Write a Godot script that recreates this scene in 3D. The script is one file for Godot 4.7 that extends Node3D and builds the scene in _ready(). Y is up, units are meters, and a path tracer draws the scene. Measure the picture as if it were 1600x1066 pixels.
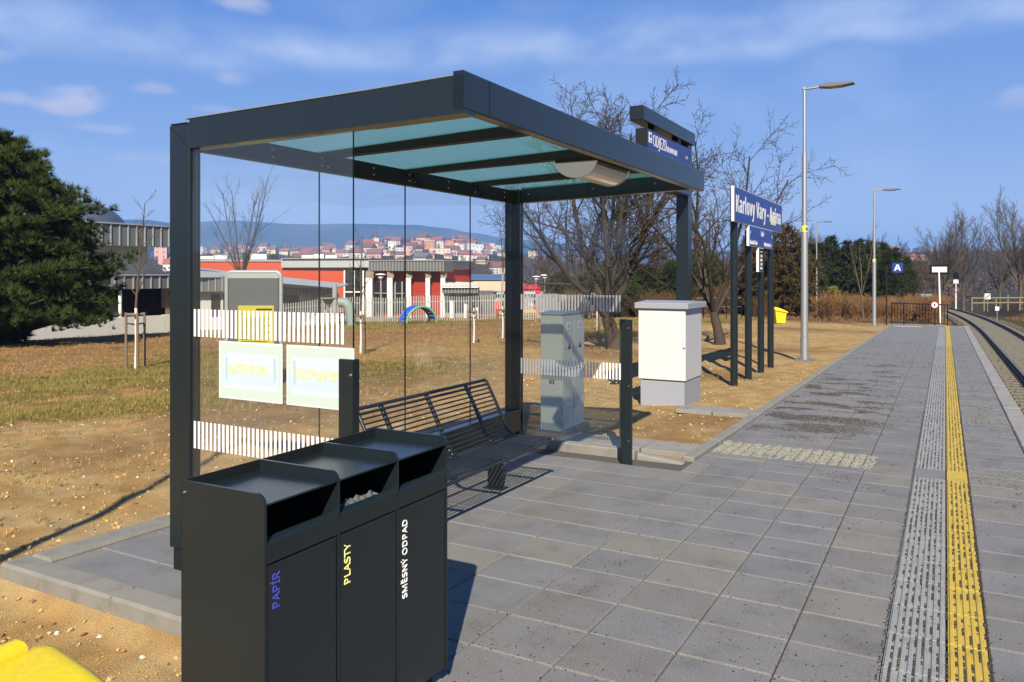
extends Node3D
# A station platform with a glass shelter. World: -Z runs along the platform, +X towards the track, the ground falls SLOPE per metre along -Z.

const SLOPE := 0.0163
const TURN := 0.49994                     # the camera looks this far left of the platform's direction
const SUN_AZ := 0.4538
const SUN_EL := 0.637
var eye := Vector3(0, 1.65, 0)
var fwd := Vector3(-sin(TURN), 0, -cos(TURN))
var rgt := Vector3(cos(TURN), 0, -sin(TURN))
var rng := RandomNumberGenerator.new()
var used := {}
var na := FastNoiseLite.new()
var nb := FastNoiseLite.new()
var nc := FastNoiseLite.new()
var M := {}
var T := {}


class Shape:
	var v := PackedVector3Array()
	var n := PackedVector3Array()
	var c := PackedColorArray()
	var u := PackedVector2Array()
	var col := Color.WHITE
	var tinted := false
	var mapped := false

	func tri(a: Vector3, b: Vector3, d: Vector3) -> void:   # counter-clockwise seen from outside
		var k := (b - a).cross(d - a).normalized()
		v.append(a); v.append(d); v.append(b)
		for i in 3:
			n.append(k); c.append(col); u.append(Vector2.ZERO)

	func tri_n(a: Vector3, b: Vector3, d: Vector3, ka: Vector3, kb: Vector3, kd: Vector3) -> void:
		v.append(a); v.append(d); v.append(b)
		n.append(ka); n.append(kd); n.append(kb)
		for i in 3:
			c.append(col); u.append(Vector2.ZERO)

	func quad(a: Vector3, b: Vector3, d: Vector3, e: Vector3) -> void:
		tri(a, b, d); tri(a, d, e)

	func face(p: Array, mid: Vector3) -> void:               # a flat convex face turned away from mid
		var k: Vector3 = (p[1] - p[0]).cross(p[2] - p[0])
		if k.dot(p[0] - mid) < 0:
			p = p.duplicate(); p.reverse()
		for i in range(1, p.size() - 1):
			tri(p[0], p[i], p[i + 1])

	func box(mid: Vector3, size: Vector3, bev := 0.0, bas := Basis.IDENTITY) -> void:
		var h := size / 2.0
		bev = minf(bev, minf(h.x, minf(h.y, h.z)) * 0.9)
		var at := func(x: float, y: float, z: float) -> Vector3: return mid + bas * Vector3(x, y, z)
		var i := h - Vector3.ONE * bev
		for s in [-1.0, 1.0]:
			face([at.call(s * h.x, -i.y, -i.z), at.call(s * h.x, i.y, -i.z), at.call(s * h.x, i.y, i.z), at.call(s * h.x, -i.y, i.z)], mid)
			face([at.call(-i.x, s * h.y, -i.z), at.call(i.x, s * h.y, -i.z), at.call(i.x, s * h.y, i.z), at.call(-i.x, s * h.y, i.z)], mid)
			face([at.call(-i.x, -i.y, s * h.z), at.call(i.x, -i.y, s * h.z), at.call(i.x, i.y, s * h.z), at.call(-i.x, i.y, s * h.z)], mid)
		if bev <= 0.0:
			return
		for s in [-1.0, 1.0]:
			for t in [-1.0, 1.0]:
				face([at.call(s * h.x, t * i.y, -i.z), at.call(s * h.x, t * i.y, i.z), at.call(s * i.x, t * h.y, i.z), at.call(s * i.x, t * h.y, -i.z)], mid)
				face([at.call(s * h.x, -i.y, t * i.z), at.call(s * h.x, i.y, t * i.z), at.call(s * i.x, i.y, t * h.z), at.call(s * i.x, -i.y, t * h.z)], mid)
				face([at.call(-i.x, s * h.y, t * i.z), at.call(i.x, s * h.y, t * i.z), at.call(i.x, s * i.y, t * h.z), at.call(-i.x, s * i.y, t * h.z)], mid)
				for w in [-1.0, 1.0]:
					face([at.call(s * h.x, t * i.y, w * i.z), at.call(s * i.x, t * h.y, w * i.z), at.call(s * i.x, t * i.y, w * h.z)], mid)

	func span(lo: Vector3, hi: Vector3, bev := 0.0) -> void:
		box((lo + hi) / 2.0, (hi - lo).abs(), bev)

	# An outline in the plane (eu, ev) at o, pushed along ew.
	func prism(o: Vector3, eu: Vector3, ev: Vector3, ew: Vector3, p: PackedVector2Array) -> void:
		var turn := 0.0
		for i in p.size():
			turn += p[i].cross(p[(i + 1) % p.size()])
		if turn < 0:
			p = p.duplicate(); p.reverse()
		var right := eu.cross(ev).dot(ew) > 0
		var q := []
		for x in p:
			q.append(o + eu * x.x + ev * x.y)
		var ix := Geometry2D.triangulate_polygon(p)
		for i in range(0, ix.size(), 3):
			var a: Vector3 = q[ix[i]]
			var b: Vector3 = q[ix[i + 1]]
			var d: Vector3 = q[ix[i + 2]]
			if ((b - a).cross(d - a)).dot(ew) > 0:
				tri(a + ew, b + ew, d + ew); tri(a, d, b)
			else:
				tri(a + ew, d + ew, b + ew); tri(a, b, d)
		for i in q.size():
			var a: Vector3 = q[i]
			var b: Vector3 = q[(i + 1) % q.size()]
			if right:
				quad(a, b, b + ew, a + ew)
			else:
				quad(b, a, a + ew, b + ew)

	func tube(pts: Array, rad: Array, sides := 8, caps := true) -> void:
		var rings := []
		var nrm := []
		var side := Vector3.ZERO
		for i in pts.size():
			var d: Vector3 = (pts[mini(i + 1, pts.size() - 1)] - pts[maxi(i - 1, 0)]).normalized()
			if i == 0:
				side = d.cross(Vector3.UP if absf(d.y) < 0.9 else Vector3.RIGHT).normalized()
			else:
				side = (side - d * side.dot(d)).normalized()
			var up := d.cross(side)
			var ring := []
			var nn := []
			for k in sides:
				var a := TAU * k / sides
				var o := side * cos(a) + up * sin(a)
				nn.append(o); ring.append(pts[i] + o * rad[i])
			rings.append(ring); nrm.append(nn)
		for i in pts.size() - 1:
			for k in sides:
				var j := (k + 1) % sides
				var a: Vector3 = rings[i][k]
				var b: Vector3 = rings[i][j]
				var d: Vector3 = rings[i + 1][j]
				var e: Vector3 = rings[i + 1][k]
				tri_n(a, b, d, nrm[i][k], nrm[i][j], nrm[i + 1][j])
				tri_n(a, d, e, nrm[i][k], nrm[i + 1][j], nrm[i + 1][k])
		if caps:
			var last := pts.size() - 1
			for k in range(1, sides - 1):
				tri(rings[last][0], rings[last][k], rings[last][k + 1])
				tri(rings[0][0], rings[0][k + 1], rings[0][k])

	func rod(a: Vector3, b: Vector3, r: float, sides := 8) -> void:
		tube([a, b], [r, r], sides)

	func lathe(mid: Vector3, prof: Array, sides := 16) -> void:   # prof: Vector2(radius, height) upwards
		for i in prof.size() - 1:
			var p: Vector2 = prof[i]
			var q: Vector2 = prof[i + 1]
			var slope := Vector2(q.y - p.y, p.x - q.x).normalized()
			for k in sides:
				var a := TAU * k / sides
				var b := TAU * (k + 1) / sides
				var da := Vector3(cos(a), 0, -sin(a))
				var db := Vector3(cos(b), 0, -sin(b))
				var ka := da * slope.x + Vector3.UP * slope.y
				var kb := db * slope.x + Vector3.UP * slope.y
				var A := mid + da * p.x + Vector3.UP * p.y
				var B := mid + db * p.x + Vector3.UP * p.y
				var D := mid + db * q.x + Vector3.UP * q.y
				var E := mid + da * q.x + Vector3.UP * q.y
				if p.x > 1e-5:
					tri_n(A, B, D, ka, kb, kb)
				if q.x > 1e-5:
					tri_n(A, D, E, ka, kb, ka)

	func sheet(a: Vector3, b: Vector3, d: Vector3, e: Vector3) -> void:   # with a texture laid once over it; a is the picture's lower left
		quad(a, b, d, e)
		var uv := [Vector2(0, 1), Vector2(1, 0), Vector2(1, 1), Vector2(0, 1), Vector2(0, 0), Vector2(1, 0)]
		for i in 6:
			u[u.size() - 6 + i] = uv[i]
		mapped = true

	func mesh() -> ArrayMesh:
		var m := ArrayMesh.new()
		var a := []
		a.resize(Mesh.ARRAY_MAX)
		a[Mesh.ARRAY_VERTEX] = v
		a[Mesh.ARRAY_NORMAL] = n
		if tinted:
			a[Mesh.ARRAY_COLOR] = c
		if mapped:
			a[Mesh.ARRAY_TEX_UV] = u
		m.add_surface_from_arrays(Mesh.PRIMITIVE_TRIANGLES, a)
		return m


# ---------- naming and placing ----------
func numbered(called: String) -> String:
	used[called] = used.get(called, 0) + 1
	return called if used[called] == 1 else "%s_%03d" % [called, used[called] - 1]


func tag(o: Node, label: String, category: String, group := "", kind := "") -> Node:
	if label: o.set_meta("label", label)
	if category: o.set_meta("category", category)
	if group: o.set_meta("group", group)
	if kind: o.set_meta("kind", kind)
	return o


func thing(called: String, label: String, category: String, at := Vector3.ZERO, turn := 0.0, group := "") -> Node3D:
	var o := Node3D.new()
	o.name = numbered(called)
	add_child(o)
	o.position = at
	o.rotation.y = turn
	tag(o, label, category, group)
	return o


func setting(called: String) -> Node3D:
	var o := Node3D.new()
	o.name = numbered(called)
	add_child(o)
	o.set_meta("kind", "structure")
	return o


func put(called: String, s, m: Material, parent: Node = self) -> MeshInstance3D:
	var o := MeshInstance3D.new()
	o.mesh = s.mesh() if s is Shape else s
	o.material_override = m
	o.name = numbered(called) if parent == self else called
	parent.add_child(o, true)
	return o


func stuff(called: String, mesh: Mesh, m: Material, places: Array, tints: Array, parent: Node = self) -> MultiMeshInstance3D:
	var mm := MultiMesh.new()
	mm.transform_format = MultiMesh.TRANSFORM_3D
	mm.use_colors = tints.size() > 0
	mm.mesh = mesh
	mm.instance_count = places.size()
	for i in places.size():
		mm.set_instance_transform(i, places[i])
		if tints.size():
			mm.set_instance_color(i, tints[i])
	var o := MultiMeshInstance3D.new()
	o.multimesh = mm
	o.material_override = m
	o.name = numbered(called) if parent == self else called
	parent.add_child(o, true)
	o.set_meta("kind", "stuff")
	return o


func dup(root: Node3D, called: String, at: Vector3, turn: float, size: float, label: String, group := "") -> Node3D:
	var r: Node3D = root.duplicate()
	r.name = numbered(called)
	add_child(r)
	r.position = at
	r.rotation = Vector3(0, turn, 0)
	r.scale = Vector3.ONE * size
	r.set_meta("label", label)
	if group: r.set_meta("group", group)
	return r


func spot(s: float, d: float) -> Vector3:    # a point of the ground, d metres ahead and s * d to the right
	var p := fwd * d + rgt * (s * d)
	p.y = ground_y(p.x, p.z)
	return p


# ---------- materials ----------
func ramp(a: Color, b: Color, mid := Color(0, 0, 0, 0), at := 0.5) -> Gradient:
	var g := Gradient.new()
	g.set_color(0, a)
	g.set_color(1, b)
	if mid.a > 0:
		g.add_point(at, mid)
	return g


func noise_tex(freq: float, oct: int, sd: int, g: Gradient, size := 512, kind := FastNoiseLite.TYPE_SIMPLEX_SMOOTH) -> NoiseTexture2D:
	var f := FastNoiseLite.new()
	f.noise_type = kind
	f.frequency = freq
	f.seed = sd
	f.fractal_type = FastNoiseLite.FRACTAL_FBM
	f.fractal_octaves = oct
	f.fractal_gain = 0.6
	var t := NoiseTexture2D.new()
	t.width = size
	t.height = size
	t.seamless = true
	t.noise = f
	t.color_ramp = g
	return t


func mat(c: Color, rough := 0.8, tex: Texture2D = null, scale := 1.0, metal := 0.0) -> StandardMaterial3D:
	var m := StandardMaterial3D.new()
	m.albedo_color = c.linear_to_srgb()
	m.roughness = rough
	m.metallic = metal
	if tex:
		m.albedo_texture = tex
		m.uv1_triplanar = true
		m.uv1_world_triplanar = true
		m.uv1_scale = Vector3.ONE * scale
	return m


func bump(m: StandardMaterial3D, tex: Texture2D, cm: float) -> StandardMaterial3D:
	m.heightmap_enabled = true
	m.heightmap_texture = tex
	m.heightmap_scale = cm
	return m


func over(m: StandardMaterial3D, tex: Texture2D, scale: float) -> StandardMaterial3D:   # a second, coarser pattern multiplied in
	m.detail_enabled = true
	m.detail_blend_mode = BaseMaterial3D.BLEND_MODE_MUL
	m.detail_uv_layer = BaseMaterial3D.DETAIL_UV_2
	m.detail_albedo = tex
	m.uv2_triplanar = true
	m.uv2_world_triplanar = true
	m.uv2_scale = Vector3.ONE * scale
	return m


func tinted(m: StandardMaterial3D) -> StandardMaterial3D:
	m.vertex_color_use_as_albedo = true
	return m


func grey(a: float, b: float) -> Gradient:
	return ramp(Color(a, a, a), Color(b, b, b))


func make_materials() -> void:
	T.fine = noise_tex(0.06, 4, 1, grey(0.72, 1.0))
	T.grain = noise_tex(0.16, 3, 2, grey(0.58, 1.0))
	T.big = noise_tex(0.012, 4, 3, grey(0.78, 1.0))
	T.speck = noise_tex(0.33, 3, 4, grey(0.42, 1.0))
	T.flat = noise_tex(0.04, 4, 5, grey(0.9, 1.0))
	T.stain = noise_tex(0.014, 5, 6, ramp(Color(0.84, 0.835, 0.83), Color(1, 1, 1), Color(0.95, 0.945, 0.94), 0.42))
	T.rust = noise_tex(0.03, 4, 9, ramp(Color(0.7, 0.55, 0.42), Color(1, 1, 1)))
	M.paint = bump(mat(Color(0.0095, 0.0152, 0.0180), 0.26, T.flat, 3.0), T.speck, 0.006)
	M.paint_dark = bump(mat(Color(0.010, 0.012, 0.013), 0.5, T.flat, 3.0), T.speck, 0.006)
	M.paint.metallic_specular = 0.5
	M.paint_dark.metallic_specular = 0.36
	M.black = mat(Color(0.006, 0.0065, 0.007), 0.5)
	M.black.metallic_specular = 0.3
	M.bench = mat(Color(0.012, 0.015, 0.018), 0.38)
	M.steel = mat(Color(0.62, 0.62, 0.62), 0.35, null, 1.0, 0.9)
	M.zinc = mat(Color(0.50, 0.52, 0.53), 0.48, T.fine, 4.0, 0.75)
	M.trim = mat(Color(0.16, 0.17, 0.18), 0.45)
	M.glass = mat(Color(0.9, 0.95, 0.95, 0.04), 0.02)
	M.glass.albedo_color = Color(0.9, 0.96, 0.95, 0.008)
	M.glass.metallic_specular = 0.42
	M.glass.transparency = BaseMaterial3D.TRANSPARENCY_ALPHA
	M.roof_glass = mat(Color(0.12, 0.36, 0.29), 0.4, T.flat, 1.0)
	M.roof_glass.albedo_color.a = 0.50
	M.roof_glass.transparency = BaseMaterial3D.TRANSPARENCY_ALPHA
	M.roof_glass.backlight_enabled = true
	M.roof_glass.backlight = Color(0.95, 0.95, 0.95)
	M.roof_glass.cull_mode = BaseMaterial3D.CULL_DISABLED
	M.white = mat(Color(0.62, 0.62, 0.60), 0.5)
	M.print_white = mat(Color(0.66, 0.66, 0.66), 0.6)
	M.cream_paint = mat(Color(0.56, 0.555, 0.53), 0.55, T.flat, 3.0)
	M.cab_grey = bump(mat(Color(0.54, 0.59, 0.49), 0.5, T.flat, 4.0), T.speck, 0.01)
	M.cab_blue = mat(Color(0.25, 0.27, 0.31), 0.55, T.flat, 3.0)
	M.cab_light = mat(Color(0.42, 0.43, 0.44), 0.5, T.flat, 4.0)
	M.blue_sign = mat(Color(0.010, 0.036, 0.21), 0.4)
	M.sign_blue_lit = mat(Color(0.012, 0.022, 0.16), 0.35)
	M.yellow_plastic = mat(Color(0.60, 0.47, 0.008), 0.42, T.flat, 2.0)
	M.yellow_label = mat(Color(0.75, 0.66, 0.05), 0.5)
	M.slab = []
	for i in 5:
		var k: float = [0.97, 1.04, 1.08, 1.01, 1.05][i]
		var c: Color = [Color(0.205, 0.203, 0.195), Color(0.198, 0.202, 0.206), Color(0.214, 0.208, 0.188), Color(0.195, 0.20, 0.206), Color(0.203, 0.203, 0.20)][i]
		M.slab.append(over(bump(mat(Color(c.r * k * 1.42, c.g * k * 1.42, c.b * k * 1.44), 0.9, T.speck, 0.8), T.speck, 0.12), T.stain, 0.33))
	M.concrete = over(bump(mat(Color(0.42, 0.41, 0.37), 0.92, T.speck, 2.0), T.fine, 0.08), T.stain, 0.5)
	M.kerb = over(bump(mat(Color(0.37, 0.36, 0.315), 0.92, T.speck, 2.3), T.fine, 0.08), T.stain, 0.7)
	M.edge = over(bump(mat(Color(0.47, 0.455, 0.42), 0.9, T.speck, 2.0), T.fine, 0.06), T.stain, 0.45)
	M.joint = mat(Color(0.10, 0.092, 0.078), 1.0, T.grain, 3.0)
	M.tactile_grey = over(mat(Color(0.32, 0.335, 0.325), 0.75, T.fine, 3.0), T.stain, 0.8)
	M.tactile_yellow = over(mat(Color(0.60, 0.43, 0.055), 0.7, T.fine, 3.0), T.stain, 0.8)
	M.sett = over(bump(mat(Color(0.40, 0.39, 0.32), 0.95, T.grain, 5.0), T.grain, 0.5), T.stain, 1.0)
	M.grit = tinted(mat(Color(1, 1, 1), 1.0))
	M.earth = tinted(over(bump(mat(Color(1, 1, 1), 1.0, T.grain, 1.3), T.grain, 1.6), T.big, 0.35))
	M.stone = tinted(mat(Color(1, 1, 1), 0.95, T.fine, 8.0))
	M.grass = tinted(mat(Color(1, 1, 1), 0.9))
	M.grass.cull_mode = BaseMaterial3D.CULL_DISABLED
	M.bark = bump(mat(Color(0.095, 0.078, 0.062), 0.95, T.grain, 3.0), T.grain, 1.0)
	M.bark_brown = mat(Color(0.125, 0.085, 0.055), 0.95, T.grain, 2.0)
	M.bark_grey = mat(Color(0.145, 0.115, 0.085), 0.95, T.grain, 2.0)
	M.birch = mat(Color(0.50, 0.47, 0.43), 0.9, T.grain, 1.3)
	M.lime_wash = mat(Color(0.72, 0.70, 0.64), 0.9, T.fine, 6.0)
	M.stake = mat(Color(0.27, 0.20, 0.14), 0.9, T.grain, 4.0)
	M.needle = tinted(mat(Color(1, 1, 1), 0.75))
	M.needle.cull_mode = BaseMaterial3D.CULL_DISABLED
	M.twig_red = mat(Color(0.15, 0.075, 0.045), 0.95)
	M.twig = mat(Color(0.13, 0.10, 0.07), 0.95)
	M.rail = mat(Color(0.075, 0.055, 0.045), 0.6, T.rust, 3.0, 0.35)
	M.rail_head = mat(Color(0.20, 0.18, 0.16), 0.5, null, 1.0, 0.6)
	M.sleeper = mat(Color(0.21, 0.195, 0.16), 0.9, T.grain, 3.0)
	M.facade_white = mat(Color(0.60, 0.59, 0.55), 0.8, T.fine, 0.8)
	M.facade_cream = mat(Color(0.50, 0.47, 0.36), 0.8, T.fine, 0.8)
	M.metal_grey = mat(Color(0.17, 0.175, 0.175), 0.5, T.fine, 1.0, 0.2)
	M.metal_light = mat(Color(0.40, 0.42, 0.42), 0.45, T.fine, 1.0, 0.2)
	M.roof_sheet = mat(Color(0.42, 0.46, 0.45), 0.6, T.fine, 0.6)
	M.orange = mat(Color(0.56, 0.062, 0.010), 0.7, T.fine, 0.5)
	M.red_panel = mat(Color(0.40, 0.032, 0.014), 0.7, T.fine, 0.5)
	M.window = mat(Color(0.015, 0.018, 0.02), 0.06)
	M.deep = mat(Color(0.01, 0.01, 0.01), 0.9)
	M.fence_metal = mat(Color(0.30, 0.31, 0.30), 0.5, null, 1.0, 0.4)
	M.play_blue = mat(Color(0.02, 0.09, 0.50), 0.4)
	M.wood_pale = mat(Color(0.30, 0.235, 0.15), 0.8, T.fine, 3.0)
	M.hill = tinted(mat(Color(1, 1, 1), 1.0))
	M.bag = mat(Color(0.10, 0.11, 0.12), 0.12)
	for k in ["earth", "stone", "grass", "grit", "needle", "bark", "bark_brown", "bark_grey", "hill", "stake", "sleeper"]:      # dull matter: hardly any sheen
		M[k].metallic_specular = 0.15
	M.lamp_white = mat(Color(0.62, 0.60, 0.57), 0.28, null, 1.0, 0.85)


# ---------- sky, camera, light ----------
func make_view() -> void:
	var cam := Camera3D.new()
	cam.name = "camera"
	cam.projection = Camera3D.PROJECTION_FRUSTUM
	cam.near = 0.1
	cam.far = 12000.0
	cam.size = 0.1 * 1066.0 / 1240.0
	cam.frustum_offset = Vector2(0, -0.1 * 104.0 / 1240.0)      # the lens is shifted down: the picture's verticals stay upright
	cam.position = eye
	cam.rotation.y = TURN
	add_child(cam)
	var sun := DirectionalLight3D.new()
	sun.name = "sun"
	var to := Vector3(cos(SUN_EL) * sin(SUN_AZ), sin(SUN_EL), cos(SUN_EL) * cos(SUN_AZ))
	sun.basis = Basis.looking_at(-to)
	sun.light_energy = 1.6
	sun.light_color = Color(1.0, 0.95, 0.86)
	sun.light_angular_distance = 0.5
	sun.shadow_enabled = true
	add_child(sun)
	var env := Environment.new()
	env.background_mode = Environment.BG_SKY
	env.tonemap_mode = Environment.TONE_MAPPER_LINEAR
	env.tonemap_exposure = 2.05
	env.sdfgi_enabled = true
	env.ssao_enabled = true
	env.ssil_enabled = true
	env.fog_enabled = true
	env.fog_density = 0.00026
	env.fog_light_color = Color(0.52, 0.73, 1.0)
	var sky := Sky.new()
	var pm := PanoramaSkyMaterial.new()
	pm.panorama = sky_picture()
	sky.sky_material = pm
	env.sky = sky
	var we := WorldEnvironment.new()
	we.name = "environment"
	we.environment = env
	add_child(we)


func sky_picture() -> ImageTexture:
	var W := 2304
	var H := 1152
	var im := Image.create(W, H, false, Image.FORMAT_RGBF)
	var n1 := FastNoiseLite.new()
	n1.seed = 11
	n1.frequency = 0.012
	n1.fractal_octaves = 5
	var n2 := FastNoiseLite.new()
	n2.seed = 23
	n2.frequency = 0.03
	n2.fractal_octaves = 4
	var low := Color(0.26, 0.30, 0.36)
	im.fill(low)
	# small heaped clouds: (bearing, elevation, half width, half height) in degrees
	var puffs := []
	for p in [[-19.2, 18.0, 2.2, 0.9, 0.8], [-19.6, 13.0, 2.0, 0.8, 0.75], [-29.0, 10.4, 2.2, 0.7, 0.85], [-26.6, 9.2, 2.6, 0.6, 0.7], [-32.4, 10.6, 2.2, 0.6, 0.8], [-24.0, 12.0, 1.6, 0.5, 0.5], [-25.0, 7.5, 2.4, 0.5, 0.35], [-20.5, 11.0, 2.4, 0.4, 0.4]]:
		puffs.append(p)
	rng.seed = 77
	var out := -327.0
	while out < -34.0:
		puffs.append([out, rng.randf_range(8.0, 19.0), rng.randf_range(1.6, 2.8), rng.randf_range(0.5, 0.9), rng.randf_range(0.4, 0.8)])
		out += rng.randf_range(5.0, 14.0)
	for j in H / 2:
		var el := (0.5 - (j + 0.5) / H) * 180.0
		var t := sin(deg_to_rad(el))
		var base := Color(0.275, 0.335, 0.44).lerp(Color(0.135, 0.220, 0.405), smoothstep(0.0, 0.17, t)).lerp(Color(0.048, 0.126, 0.345), smoothstep(0.12, 0.36, t)).lerp(Color(0.035, 0.092, 0.27), smoothstep(0.36, 1.0, t))
		var close := []
		for p in puffs:
			if absf(el - p[1]) < p[3] * 2.6:
				close.append(p)
		for i in W:
			var az := (i + 0.5) / W * 360.0 + rad_to_deg(TURN)    # degrees right of the camera's axis
			if az > 180.0: az -= 360.0
			var c := base
			if el < 50.0:
				var dir_a := deg_to_rad(az)
				var x := cos(dir_a) * 110.0
				var z := sin(dir_a) * 110.0
				var veil := 0.0
				if el > 8.0 and el < 26.0:
					# the long thin cloud streak
					var wob := n1.get_noise_3d(x * 1.3, 7.0, z * 1.3) * 1.3
					var mid := 15.4 + wob - 0.9 * clampf((-az - 6.0) / 25.0, 0.0, 1.0)
					var up := 2.6 + n1.get_noise_3d(x, 40.0, z) * 1.6
					var e := (el - mid) / (up if el > mid else 1.0)
					var tex := 0.62 + 0.8 * n2.get_noise_3d(x * 2.2, el * 9.0, z * 2.2)
					veil = exp(-e * e * 1.2) * clampf(tex, 0.3, 1.1) * 0.62
				var wisp := n1.get_noise_3d(x * 1.7, el * 5.0 + 300.0, z * 1.7)
				veil = maxf(veil, clampf((wisp - 0.06) * 0.5, 0.0, 0.16) * clampf(1.3 - el / 40.0, 0.0, 1.0))
				c = c.lerp(Color(0.33, 0.385, 0.49), veil)
				for p in close:
					var da: float = az - p[0]
					if da > 180.0: da -= 360.0
					if absf(da) < p[2] * 2.2:
						var q: float = (da / p[2]) ** 2 + ((el - p[1]) / (p[3] if el > p[1] else p[3] * 0.7)) ** 2
						var f: float = exp(-q * 1.1) + n2.get_noise_3d(x * 3.2, el * 14.0, z * 3.2) * 0.75
						var a: float = smoothstep(0.25, 1.0, f) * p[4] * 0.78
						var body := Color(0.24, 0.26, 0.38).lerp(Color(0.36, 0.35, 0.41), clampf((el - p[1]) / p[3] * 0.5 + 0.5, 0.0, 1.0))
						c = c.lerp(body, a)
			im.set_pixel(i, j, c)
	return ImageTexture.create_from_image(im)


# ---------- the ground ----------
func ground_y(x: float, z: float) -> float:
	var r := sqrt(x * x + z * z)
	var u := -x - 4.8
	var y := SLOPE * maxf(z, -140.0) if z < 0.0 else SLOPE * minf(z, 60.0)
	if u > 0.0:
		y -= 0.024 * (maxf(u - 5.0, 0.0) - maxf(u - 40.0, 0.0)) + 0.95 * smoothstep(-29.0, -39.0, x) * smoothstep(-46.0, -33.0, z)
	if x > 7.0:
		y += 0.05 * minf(x - 7.0, 18.0) * smoothstep(20.0, 60.0, -z)
	y += 4.2 * smoothstep(5.0, 19.0, x - track_x(maxf(z, -200.0))) * smoothstep(30.0, 95.0, -z) * (1.0 - smoothstep(220.0, 320.0, r))
	# far off: a shallow valley, then the slope with the town
	if r > 75.0:
		var s := 0.0
		var a := x * fwd.x + z * fwd.z
		if a > 0.0:
			s = (x * rgt.x + z * rgt.z) / a
		else:
			s = 2.0
		var v := smoothstep(75.0, 260.0, r)
		var town := 12.0 + 29.0 * exp(-((s + 0.10) / 0.11) ** 2) + 16.0 * exp(-((s + 0.33) / 0.12) ** 2) + 12.0 * smoothstep(0.15, 0.4, s)
		var far := -7.0 * (1.0 - smoothstep(300.0, 700.0, r)) + town * smoothstep(420.0, 960.0, r) - 22.0 * smoothstep(1050.0, 1900.0, r)
		y = lerpf(y, far, v)
		y += v * nb.get_noise_2d(x * 0.25, z * 0.25) * 5.0
	return y


func relief(x: float, z: float) -> float:
	# unevenness of the bare soil, none next to the paving
	var out := maxf(maxf(-4.75 - x, -2.25 - x if z < -7.4 or z > -2.6 else -99.0), maxf(x - 5.0, -99.0))
	if z > -2.6 and x < -2.25:
		out = maxf(minf(-2.25 - x, z + 2.5), -4.75 - x)
	var k := smoothstep(0.05, 1.3, out)
	return k * (na.get_noise_2d(x * 6.0, z * 6.0) * 0.05 + nb.get_noise_2d(x * 1.3, z * 1.3) * 0.10 + na.get_noise_2d(x * 19.0, z * 19.0) * 0.022)


func soil(x: float, z: float) -> Color:
	var r := sqrt(x * x + z * z)
	var wx := na.get_noise_2d(x * 0.9 + 50.0, z * 0.9) * 5.0
	var n0 := nb.get_noise_2d(x * 2.6 + wx, z * 2.6 + wx)
	var n1 := na.get_noise_2d(x * 1.1, z * 1.6)
	var n2 := nc.get_noise_2d(x * 7.0, z * 7.0)
	var c := Color(0.62, 0.39, 0.150).lerp(Color(0.72, 0.52, 0.26), clampf(0.5 + n2 * 1.1, 0.0, 1.0))
	c = c.lerp(Color(0.33, 0.20, 0.09), clampf(0.04 + n1 * 1.9, 0.0, 0.8))
	var a := x * fwd.x + z * fwd.z
	var u := -x - 4.8
	if u > 0.0:
		var turf := smoothstep(3.0, 11.0, u + n0 * 6.0)
		c = c.lerp(Color(0.46, 0.265, 0.105).lerp(Color(0.29, 0.175, 0.072), clampf(0.5 + n2, 0.0, 1.0)), turf * 0.75)
		var g := smoothstep(0.08, 0.34, n0 + 0.22 * n1 + 0.35 * n2 + 0.04 * exp(-((u - 9.0) / 4.0) ** 2) + 0.13 * exp(-((a - 24.5) / 1.6) ** 2) + 0.16 * exp(-((a - 41.0) / 3.0) ** 2))
		c = c.lerp(Color(0.19, 0.165, 0.045).lerp(Color(0.30, 0.215, 0.07), clampf(0.5 + n2 * 1.4, 0.0, 1.0)), g * smoothstep(2.0, 6.0, u))
	elif x < -2.2 and z < -12.5 and z > -17.0 and x > -9.0:
		pass
	if x > 1.2:
		c = Color(0.16, 0.145, 0.12).lerp(Color(0.22, 0.20, 0.17), clampf(0.5 + n2, 0.0, 1.0))
		c = c.lerp(Color(0.22, 0.115, 0.05).lerp(Color(0.12, 0.10, 0.045), clampf(0.5 + n1 * 2.0, 0.0, 1.0)), smoothstep(5.2, 7.0, x + n1 * 1.5))
	if z < -42.5 and x > -12.0:
		var w := smoothstep(-42.5, -45.0, z) * smoothstep(-12.0, -8.0, x)
		c = c.lerp(Color(0.20, 0.115, 0.055).lerp(Color(0.14, 0.12, 0.05), clampf(0.5 + n1 * 2.0, 0.0, 1.0)), w if x < 1.0 or x > 4.6 else w * 0.3)
	if r > 60.0:
		c = c.lerp(Color(0.12, 0.09, 0.045).lerp(Color(0.075, 0.075, 0.03), clampf(0.5 + nb.get_noise_2d(x * 0.3, z * 0.3) * 2.0, 0.0, 1.0)), smoothstep(60.0, 110.0, r))
	return c


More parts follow.
